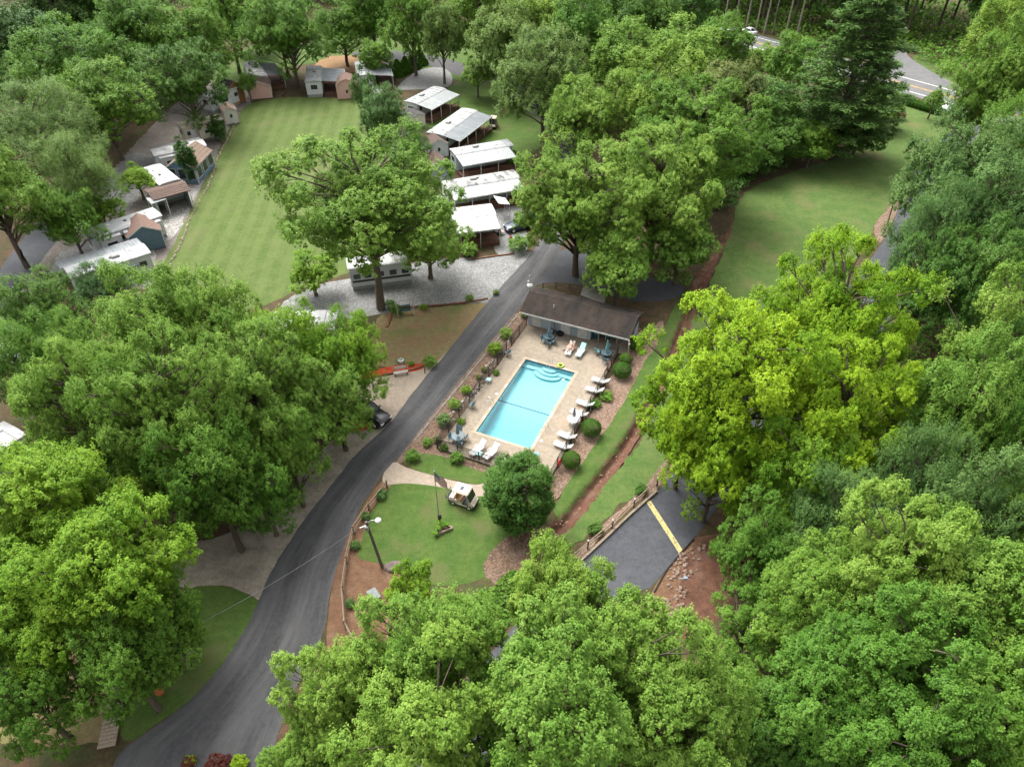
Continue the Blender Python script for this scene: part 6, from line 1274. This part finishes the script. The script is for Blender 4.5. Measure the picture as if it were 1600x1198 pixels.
def flag(parent, x, y, z, w, h, droop, ang):
    n, m = 12, 8; V = []; UV = []
    for i in range(n+1):
        for j in range(m+1):
            u, v = i/n, j/m; s = u*w; hx = s*math.cos(droop)*.75; fold = .09*math.sin(u*9+v*2)*u
            V.append((x+hx*math.cos(ang)-fold*math.sin(ang), y+hx*math.sin(ang)+fold*math.cos(ang), z-(1-v)*h-s*math.sin(droop)*.9+.04*math.sin(u*11))); UV.append((u, v))
    me = bpy.data.meshes.new('flag'); me.from_pydata(V, [], [(i*(m+1)+j, (i+1)*(m+1)+j, (i+1)*(m+1)+j+1, i*(m+1)+j+1) for i in range(n) for j in range(m)]); ul = me.uv_layers.new(name='uv')
    for lp in me.loops: ul.data[lp.index].uv = UV[lp.vertex_index]
    me.materials.append(fm); me.shade_smooth(); return link_mesh('flag', me, parent)
fp = thing('flagpole', 'tall thin flagpole with a limp American flag on the circle lawn', 'flagpole', (*G(686.5, 816), 0)); MB().path([(0, 0, 0), (0, 0, 3), (0, 0, 6.3)], [.05, .045, .03], 8).obj('pole', steel, fp); MB().lathe([(.01, -.07), (.07, 0), (.01, .07)], 10, (0, 0, 6.36)).obj('finial', steel, fp); flag(fp, .03, 0, 6.2, 1.7, 1.05, .75, -.05)
g2 = thing('garden_flag', 'small American flag on a short pole by the black car', 'flag', (*G(565, 661), 0)); MB().tube((0, 0, 0), (0, 0, 2.2), .025, .02, 6).obj('pole', white, g2); flag(g2, .02, 0, 2.15, 1.1, .65, 1.0, -.1)
# ---- triangular planter
pts = [G(685, 817)+np.array([-.05, 0]), G(708, 826.5), G(682, 837)]; o = sum(pts)/3; pt = thing('triangle_planter', 'low triangular timber planter with leafy plants below the flagpole', 'planter', (*o, 0)); q = [p-o for p in pts]
for i in range(3):
    a, b = q[i], q[(i+1) % 3]; d = b-a; MB().box(((a[0]+b[0])/2, (a[1]+b[1])/2, .14), (np.hypot(*d)-.1, .12, .28), rz=math.atan2(d[1], d[0])).obj('timber', wood_pale, pt)
MB().prism([tuple(p*.9) for p in q], .02, .2).obj('soil', g_mulch, pt)
for k, (dx, dy, s) in enumerate([(-.3, -.3, .9), (.05, .05, .8), (.35, .1, .7), (-.35, .25, .7), (-.5, -.65, .8)]):
    o_ = tree(690, 826, 5.5, .3, 'hosta', 'hosta', ['leafy plant at the low corner of the triangular planter', 'leafy plant in the middle of the triangular planter', 'leafy plant at the right tip of the triangular planter', 'leafy plant by the lantern in the triangular planter', 'leafy plant spilling out beside the triangular planter'][k], hz=.22, name='leafy_plant', group='plants in the triangular planter', cat='plant'); o_.location = (o[0]+dx, o[1]+dy, .2 if k < 4 else 0)
lt = thing('garden_lantern', 'black post lantern at the foot of the flagpole', 'lantern', (*G(686, 819), 0)); MB().tube((.12, -.1, .2), (.12, -.1, .9), .05, .05, 8).obj('post', black_metal, lt); MB().lathe([(.06, 0), (.16, .05), (.18, .32), (.05, .45)], 8, (.12, -.1, .88)).obj('lamp_housing', black_metal, lt)
# ---- rail fences and timber edging
def rail_fence(pxs, label, m, capm=None, H=1.0, rails=(.42, .85)):
    g = [G(*p) for p in pxs]; t = thing('rail_fence', label, 'fence', (*g[0], 0)); g = [p-g[0] for p in g]; r = random.Random(label)
    for p in g:
        po = MB().box((p[0], p[1], H/2), (.13, .13, H), rz=r.uniform(-.2, .2)).obj('post', m, t)
        if capm: MB().lathe([(.03, 0), (.09, .02), (.08, .1), (.02, .15)], 8, (p[0], p[1], H)).obj('post_cap', capm, po)
    for a, b in zip(g[:-1], g[1:]):
        for z in rails: MB().tube((*a, z+r.uniform(-.05, .05)), (*b, z+r.uniform(-.05, .05)), .055, .05, 6).obj('rail', m, t)
rail_fence([(605, 762), (577, 797), (553, 833), (542, 880), (536, 926), (540, 980), (556, 1010)], 'split rail wooden fence curving along the pine straw bed', mat('split_rail', (.27, .20, .14), .95, col2=(.17, .125, .09), scale=5, bump=.3))
rail_fence([(1026, 759), (990, 792), (956, 825), (918, 857), (880, 890)], 'white capped wooden rail fence along the entrance road', mat('split_rail', (.27, .20, .14), .95), capm=white)
rail_fence([(848, 452), (868, 450), (890, 452), (912, 455)], 'short rail fence behind the pool house', wood)
def timbers(pxs, label, m, w=.16, h=.16, name='timber_edging', step=2.4):
    g = [G(*p) for p in smooth(pxs, 3)]; t = thing(name, label, 'edging', (*g[0], 0)); g = [p-g[0] for p in g]
    for a, b in zip(g[:-1], g[1:]):
        n = max(1, round(np.hypot(*(b-a))/step))
        for k in range(n):
            p, q = a+(b-a)*k/n, a+(b-a)*(k+1)/n; d = q-p; MB().box(((p[0]+q[0])/2, (p[1]+q[1])/2, h/2), (np.hypot(*d)-.015, w, h), rz=math.atan2(d[1], d[0])).obj('timber', m, t)
timbers([(904, 880), (945, 842), (985, 804), (1026, 768)], 'low timber kerb along the fenced edge of the entrance road', wood_pale, .2, .22)
rust_t = mat('red_brown_timber', (.22, .095, .055), .9, var=.15)
timbers([(618, 482), (660, 479), (700, 476), (735, 472), (762, 467)], 'red brown timber edge between the gravel lot and the bare patch', rust_t)
timbers([(736, 406), (765, 402), (803, 397)], 'timber edge in front of the screened trailer porch', rust_t)
timbers([(600, 586), (640, 579), (663, 572)], 'timber edge of the red bark bed', rust_t); timbers([(558, 653), (579, 665)], 'timber edge of the small red bark bed', rust_t)
timbers([(1022, 925), (1040, 893), (1062, 866), (1084, 842)], 'black edging strip between the entrance road and the straw bank', black_pl, .08, .14)
tag(MB().box((0, 0, .08), (2.9, .3, .1)).obj('loose_plank', rust_t), 'brown plank lying on the bare patch by the swing', 'plank'); pk = bpy.data.objects['loose_plank']; pk.location = (*G(608, 500), 0); pk.rotation_euler = (0, 0, heading((603, 516), (613, 483)))
# kerb and small stones
st_rng = random.Random(9)
def stones(name, label, pxs, size, m, sp_, z=.04, spread=.1):
    mb = MB(); g = [G(*p) for p in smooth(pxs, 4)]
    for a, b in zip(g[:-1], g[1:]):
        n = max(1, int(np.hypot(*(b-a))/sp_))
        for k in range(n):
            p = a+(b-a)*k/n+np.array([st_rng.uniform(-spread, spread), st_rng.uniform(-spread, spread)]); s = size*st_rng.uniform(.6, 1.4); mb.lathe([(s*.5, -.03), (s*.62*st_rng.uniform(.8, 1.2), s*.25), (s*.3, s*.55)], 6, (p[0], p[1], z-.02))
    return tag(mb.obj(name, m), label, 'edging', None, 'stuff')
stone_w = mat('white_stone', (.55, .53, .49), .9, var=.15, scale=4)
for i, p in enumerate([[(752, 588), (759, 573), (774, 562), (772, 572), (760, 580)], [(741, 612), (748, 600), (760, 596), (752, 606), (744, 604)], [(729, 626), (738, 615), (746, 613), (744, 620), (733, 628)], [(702, 647), (715, 642), (722, 636), (722, 628), (716, 640)], [(694, 668), (703, 658), (712, 655)]]):
    stones('edging_stones', ['scalloped line of white stones in the roadside bed, nearest the pool house', 'second scallop of white stones in the roadside bed', 'third scallop of white stones in the roadside bed', 'scallop of white stones opposite the single chair', 'last few white stones near the front fence corner'][i], p, .15, stone_w, .22)
stones('kerb_stones', 'pale stone kerb between the road and the roadside bed', [(650, 688), (668, 664), (700, 625), (745, 570), (788, 518), (808, 494)], .15, mat('kerb_stone', (.30, .28, .25), .9, var=.15, scale=4), .13, spread=.02)
stones('field_edging', 'pale stone border along the left edge of the mown field', [(374, 178), (362, 205), (340, 248), (326, 290), (304, 328), (286, 372), (262, 420), (243, 448)], .22, mat('tan_stone', (.38, .31, .24), .9, var=.2, scale=4), .34, spread=.15)
rk = MB(); pgn = [tuple(G(*p)) for p in [(1045, 880), (1075, 855), (1105, 850), (1090, 890), (1070, 930), (1062, 980), (1035, 995), (1040, 930)]]; cnt = 0
while cnt < 130:
    p = (st_rng.uniform(min(q[0] for q in pgn), max(q[0] for q in pgn)), st_rng.uniform(min(q[1] for q in pgn), max(q[1] for q in pgn)))
    if sdist(np.array([p[0]]), np.array([p[1]]), pgn)[0] < 0: continue
    s = st_rng.uniform(.08, .24); cnt += 1; rk.M = Matrix.Translation((p[0], p[1], .04)) @ Matrix.Rotation(st_rng.uniform(0, 6), 4, 'Z') @ Matrix.Rotation(st_rng.uniform(-.5, .5), 4, 'X'); rk.lathe([(s*.5, -s*.35), (s*.8, 0), (s*.55, s*.4), (s*.2, s*.5)], 6)
tag(rk.obj('bank_rocks', mat('tan_rock', (.25, .18, .135), .9, col2=(.16, .11, .085), scale=5)), 'loose tan rocks on the clay bank below the entrance road', 'rocks', None, 'stuff')
rk = MB(); dl = [np.array(p) for p in DITCH]
for k in range(110):
    i = st_rng.randrange(len(dl)-1); p = dl[i]+(dl[i+1]-dl[i])*st_rng.random()+np.array([st_rng.gauss(0, .28), st_rng.gauss(0, .28)]); s = st_rng.uniform(.04, .13); z = float(gz(p[0], p[1])); rk.lathe([(s*.7, z-.03), (s, z+s*.3), (s*.4, z+s*.8)], 5, (p[0], p[1], 0))
tag(rk.obj('ditch_stones', mat('pale_clay_stone', (.30, .20, .145), .9, var=.2, scale=4)), 'small pale stones lying in the red clay ditch', 'stones', None, 'stuff')
# ---- odds and ends
ub = thing('utility_box', 'grey green metal utility box with a light lid on the pine straw', 'utility box', (*G(586, 938), 0), heading((580, 930), (590, 945))); MB().bbox((0, 0, .42), (1.0, .7, .8), .04).obj('cabinet', mat('cabinet_grey', (.15, .17, .165), .6), ub); MB().bbox((0, 0, .86), (1.06, .76, .08), .03).obj('lid', mat('cabinet_lid', (.20, .22, .215), .6), ub)
fr2 = thing('flat_rock', 'dark flat rock at the lawn edge near the lamp pole', 'rock', (*G(618, 886), 0)); MB().lathe([(.75, -.05), (.85, .1), (.7, .22), (.3, .27)], 9).obj('rock', mat('dark_rock', (.16, .125, .11), .95, var=.2, scale=3, bump=.5), fr2); fr2.scale = (1.1, .7, 1)
sw = thing('garden_swing', 'dark green bench swing hung from a pale frame by the huge tree', 'swing', (*G(634, 490), 0), heading((622, 488), (650, 484)))
fr_b = MB()
for x in (-.95, .95): fr_b.path([(x, -.7, 0), (x, 0, 1.85), (x, .7, 0)], .045, 6)
fr_b.tube((-1.05, 0, 1.85), (1.05, 0, 1.85), .05, .05, 6); fr_b.obj('frame', mat('pale_grey_wood', (.40, .38, .35), .9), sw)
s_ = MB(); 
for k in range(5): s_.box((0, -.22+k*.11, .5), (1.3, .09, .03))
s_.obj('seat', mat('dark_green_slats', (.03, .075, .06), .6), sw); s_ = MB()
for k in range(4): s_.box((0, .30+k*.03, .6+k*.11), (1.3, .025, .09))
s_.obj('backrest', MATS['dark_green_slats'], sw); s_ = MB()
for x in (-.62, .62): s_.tube((x, 0, .5), (x, 0, 1.82), .012, .012, 4)
s_.obj('chain', black_metal, sw)
bn_ = thing('bench', 'pale bench at the edge of the red bark bed', 'bench', (*G(627, 586), 0), heading((615, 588), (640, 584))); MB().box((0, -.1, .45), (1.5, .16, .05)).box((0, .1, .45), (1.5, .16, .05)).obj('seat', mat('pale_bench', (.55, .55, .48), .7), bn_); MB().box((0, .22, .75), (1.5, .04, .14)).box((0, .22, .95), (1.5, .04, .14)).obj('backrest', MATS['pale_bench'], bn_)
for x in (-.65, .65): MB().box((x, 0, .22), (.08, .4, .43)).box((x, .22, .65), (.07, .05, .7)).obj('leg', rust_t, bn_)
p_ = thing('rusty_post', 'rusty post at the road end of the red bark bed', 'post', (*G(664, 583), 0)); B((0, 0, .45), (.1, .1, .9)).obj('post', rust_t, p_)
ur = thing('planter_pot', 'white urn with a plant on the red bark bed', 'pot', (*G(627, 568), 0)); MB().lathe([(.22, 0), (.14, .12), (.3, .4), (.34, .5), (.25, .5), (.2, .4)], 14).obj('urn', white_paint, ur, True)
kg = thing('kettle_grill', 'black kettle grill on the small red bark bed', 'grill', (*G(555, 657), 0)); MB().lathe([(.05, .5), (.28, .62), (.32, .78), (.24, .95), (.04, 1.03)], 14).obj('kettle', black_paint, kg, True)
for k in range(3): a = k*2.09; MB().tube((.15*math.cos(a), .15*math.sin(a), .58), (.35*math.cos(a), .35*math.sin(a), 0), .018, .018, 5).obj('leg', black_metal, kg)
kg2 = copy_tree(kg); kg2.location = (*G(444, 154), 0); kg2['label'] = 'black grill on the grass by the pink square shed'
ch = thing('clay_fire_pot', 'orange clay fire pot under the lower left tree by the roadside lawn', 'fire pot', (*G(252, 1084), 0)); ch.scale = (.7, .7, .7); MB().lathe([(.15, 0), (.3, .15), (.42, .5), (.35, .85), (.16, 1.1), (.14, 1.5), (.2, 1.55)], 16).obj('body', mat('terracotta', (.45, .15, .05), .8, var=.12), ch, True)
sg = thing('white_marker', 'small white slatted marker on the roadside lawn', 'marker', (*G(301, 1022), 0), heading((296, 1025), (306, 1018)))
for k in range(4): B((-.21+k*.14, 0, .35), (.1, .03, .7)).obj('slat', white_paint, sg)
bw = thing('boardwalk', 'narrow weathered plank walkway at the lower left beside the lawn', 'walkway', (*G(177, 1118), 0), heading((170, 1152), (184, 1082)))
for k in range(16): B((-2.0+k*.26, 0, .12+random.Random(k).uniform(-.008, .008)), (.235, 1.1, .05)).obj('plank', wood_pale, bw)
for s in (-1, 1): B((0, s*.5, .045), (4.2, .1, .085)).obj('joist', wood, bw)
up = thing('utility_post', 'grey metal pipe post with cross arm on the rocky bank', 'post', (*G(1065, 918), 0)); MB().tube((0, 0, 0), (0, 0, 1.3), .04, .04, 8).obj('post', steel, up); MB().tube((-.35, .1, 1.1), (.3, -.1, 1.35), .045, .045, 6).bbox((.1, 0, 1.3), (.3, .25, .2), .03).obj('head', mat('blue_grey_metal', (.25, .29, .33), .5), up)
nb = thing('notice_board', 'orange and white board seen through the lime trees by the entrance road', 'sign', (*G(1250, 506), 0), .4); B((0, 0, 1.0), (1.2, .06, .7)).obj('board', mat('ochre_sign', (.60, .32, .06), .7), nb)
for x in (-.5, .5): B((x, .05, .6), (.09, .04, 1.2)).obj('post', wood, nb)
sgn = thing('white_sign', 'small white sign at the head of the meadow under the blue green tree', 'sign', (*G(1443, 232), 0), .3); B((0, 0, 1.2), (1.0, .05, .6)).obj('board', white_paint, sgn)
for x in (-.4, .4): B((x, .05, .7), (.08, .04, 1.4)).obj('post', white_paint, sgn)
bx = thing('storage_bin', 'black storage bin beside the screened trailer porch', 'bin', (*G(777, 368), 0)); MB().bbox((0, 0, .3), (.9, .6, .55), .05).obj('bin', black_pl, bx); MB().bbox((0, 0, .61), (.95, .65, .07), .03).obj('lid', black_pl, bx)
lc = copy_tree(C0); lc['label'] = 'striped lawn chair on the concrete beside the screened trailer porch'; lc['group'] = 'lawn chairs'; lc.location = (*G(784, 366), .01); lc.rotation_euler = (0, 0, 2.2); lc.scale = (1.25, 1.25, 1.1)
for c_ in lc.children:
    if c_.name.split('.')[0] in ('seat', 'backrest'): slot_mat(c_, mat('pink_stripe_canvas', (.62, .52, .52), .8, col2=(.55, .30, .30), scale=14, lo=.5, hi=.55, stretch=(1, .05, .05)))
tk = thing('propane_tank', 'white propane tank beside the streaked roof trailer', 'tank', (*G(693, 317), 0)); MB().tube((-.9, 0, .65), (.9, 0, .65), .42, .42, 14).obj('tank', white, tk, True); B((-.5, 0, .13), (.12, .5, .26)).obj('foot', steel, tk); B((.5, 0, .13), (.12, .5, .26)).obj('foot', steel, tk)
fl = thing('awning_flap', 'pale tilted canvas awning at the end of the bright white trailer', 'awning', (*G(781, 338), 0), heading((770, 340), (795, 336))); MB().add([(-.5, -1.2, 2.6), (-.5, 1.4, 2.6), (1.2, 1.2, 2.1), (1.2, -1.0, 2.1), (-.5, -1.2, 2.57), (-.5, 1.4, 2.57), (1.2, 1.2, 2.07), (1.2, -1.0, 2.07)], [(0, 1, 2, 3), (7, 6, 5, 4), (0, 4, 5, 1), (1, 5, 6, 2), (2, 6, 7, 3), (3, 7, 4, 0)]).obj('canopy', mat('pale_canvas', (.60, .63, .62), .8), fl)
for y in (-.95, 1.1): MB().tube((1.1, y, 0), (1.1, y, 2.1), .03, .03, 5).obj('post', white, fl)
# ---- people
def person(label, loc, rz, J, skin, parts, hair, scale=1.):
    """J: joints {name: (x, y, z, radius, parent)}; one skin over the whole body; clothes are skins over some of the joints"""
    t = thing('person', label, 'person', loc, rz); t.scale = (scale,)*3
    def grow(name, keys, m, add, sub=2):
        me = bpy.data.meshes.new(name); bm = bmesh.new(); ly = bm.verts.layers.skin.verify(); vs = {}
        for k in keys:
            x, y, z, r, p = J[k]; v = bm.verts.new((x, y, z)); v[ly].radius = (r+add, r+add); vs[k] = v
        rt = next(iter(keys)); vs[rt][ly].use_root = True
        for k in keys:
            p = J[k][4]
            if p in vs: bm.edges.new((vs[p], vs[k]))
        bm.to_mesh(me); bm.free(); me.materials.append(m); o = link_mesh(name, me, t); s = o.modifiers.new('skin', 'SKIN'); s.use_smooth_shade = True; u = o.modifiers.new('subsurf', 'SUBSURF'); u.levels = sub; u.render_levels = sub; return o
    grow('body', list(J), skin, 0)
    for nm, keys, m in parts: grow(nm, keys, m, .018)
    hx, hy, hz = J['head'][:3]; hm = MB(); hm.M = Matrix.Translation((hx+hair[1][0], hy+hair[1][1], hz+hair[1][2])); hm.lathe([(.01, -.11), (.085, -.08), (.115, 0), (.095, .075), (.04, .115), (.005, .12)], 12); hm.obj('hair', hair[0], t, True)
    return t
skin_m = mat('skin', (.56, .33, .23), .55, var=.04); hair_b = mat('brown_hair', (.06, .035, .022), .7)
def hand(J, key, px, d, up):
    x, y, z = J[px][:3]; J[key] = (x+d[0]*.07, y+d[1]*.07, z+d[2]*.07, .032, px); s = np.cross(d, up); s = s/np.linalg.norm(s); b = np.array(J[key][:3])
    for i, (o, l) in enumerate([(-.028, .07), (-.009, .085), (.010, .08), (.028, .06)]):
        p1 = b+np.array(d)*.05+s*o; p2 = p1+np.array(d)*l*.6-np.array(up)*.018; J[f'{key}f{i}'] = (*p1, .011, key); J[f'{key}g{i}'] = (*p2, .009, f'{key}f{i}')
    th = np.array(J[px][:3])+s*.045+np.array(d)*.04; J[key+'t'] = (*th, .013, px); J[key+'u'] = (*(th+np.array(d)*.045+s*.012), .010, key+'t')
def sun_pose():
    J = dict(pelvis=(0, .40, .53, .135, None), waist=(0, .55, .60, .115, 'pelvis'), chest=(0, .72, .73, .14, 'waist'), neck=(0, .90, .89, .055, 'chest'), head=(0, 1.01, .99, .098, 'neck'), crown=(0, 1.07, 1.06, .085, 'head'))
    for s, n in ((-1, 'l'), (1, 'r')):
        J['shoulder'+n] = (s*.17, .79, .80, .062, 'chest'); J['elbow'+n] = (s*.31, .58, .62, .045, 'shoulder'+n); J['wrist'+n] = (s*.27, .36, .62, .032, 'elbow'+n)
        J['hip'+n] = (s*.10, .33, .52, .098, 'pelvis'); kn = (s*.13, -.06, .76 if s > 0 else .53); J['knee'+n] = (*kn, .066, 'hip'+n)
        J['ankle'+n] = (s*.12, -.40 if s < 0 else -.30, .45, .042, 'knee'+n); J['toe'+n] = (s*.14, -.50 if s < 0 else -.44, .50 if s < 0 else .43, .035, 'ankle'+n)
        hand(J, 'hand'+n, 'wrist'+n, np.array([-s*.2, -.97, 0.]), np.array([0, 0, 1.]))
    return J
J = sun_pose(); loc, rz = sunb
person('sunbather in a pink swimsuit lying back on a white lounger by the pool house', loc, rz, J, skin_m, [('swimsuit', ['pelvis', 'waist', 'chest', 'hipl', 'hipr'], mat('pink_swimsuit', (.50, .22, .30), .8, col2=(.30, .12, .20), scale=12))], (hair_b, (0, .02, .03)))
J = dict(pelvis=(0, 0, .92, .13, None), waist=(0, .01, 1.08, .115, 'pelvis'), chest=(0, .02, 1.28, .14, 'waist'), neck=(0, 0, 1.47, .055, 'chest'), head=(0, -.03, 1.58, .098, 'neck'), crown=(0, -.03, 1.68, .085, 'head'))
for s, n in ((-1, 'l'), (1, 'r')):
    J['shoulder'+n] = (s*.18, .01, 1.38, .062, 'chest'); J['elbow'+n] = (s*.25, -.02, 1.10, .045, 'shoulder'+n); J['wrist'+n] = (s*.24, -.16, .90, .032, 'elbow'+n)
    J['hip'+n] = (s*.10, 0, .86, .10, 'pelvis'); J['knee'+n] = (s*.11, -.03, .48, .066, 'hip'+n); J['ankle'+n] = (s*.11, .03, .09, .045, 'knee'+n); J['toe'+n] = (s*.12, -.13, .045, .042, 'ankle'+n)
    hand(J, 'hand'+n, 'wrist'+n, np.array([0, -.45, -.89]), np.array([0, -.89, .45]))
person('person in a red top standing beside the dark blue vehicle', (*G(798, 384), .02), 2.4, J, skin_m, [('red_top', ['pelvis', 'waist', 'chest', 'shoulderl', 'shoulderr', 'elbowl', 'elbowr'], mat('red_cloth', (.58, .03, .03), .85)), ('trousers', ['pelvis', 'hipl', 'hipr', 'kneel', 'kneer', 'anklel', 'ankler'], mat('black_cloth', (.02, .02, .025), .9))], (hair_b, (0, .03, .03)))
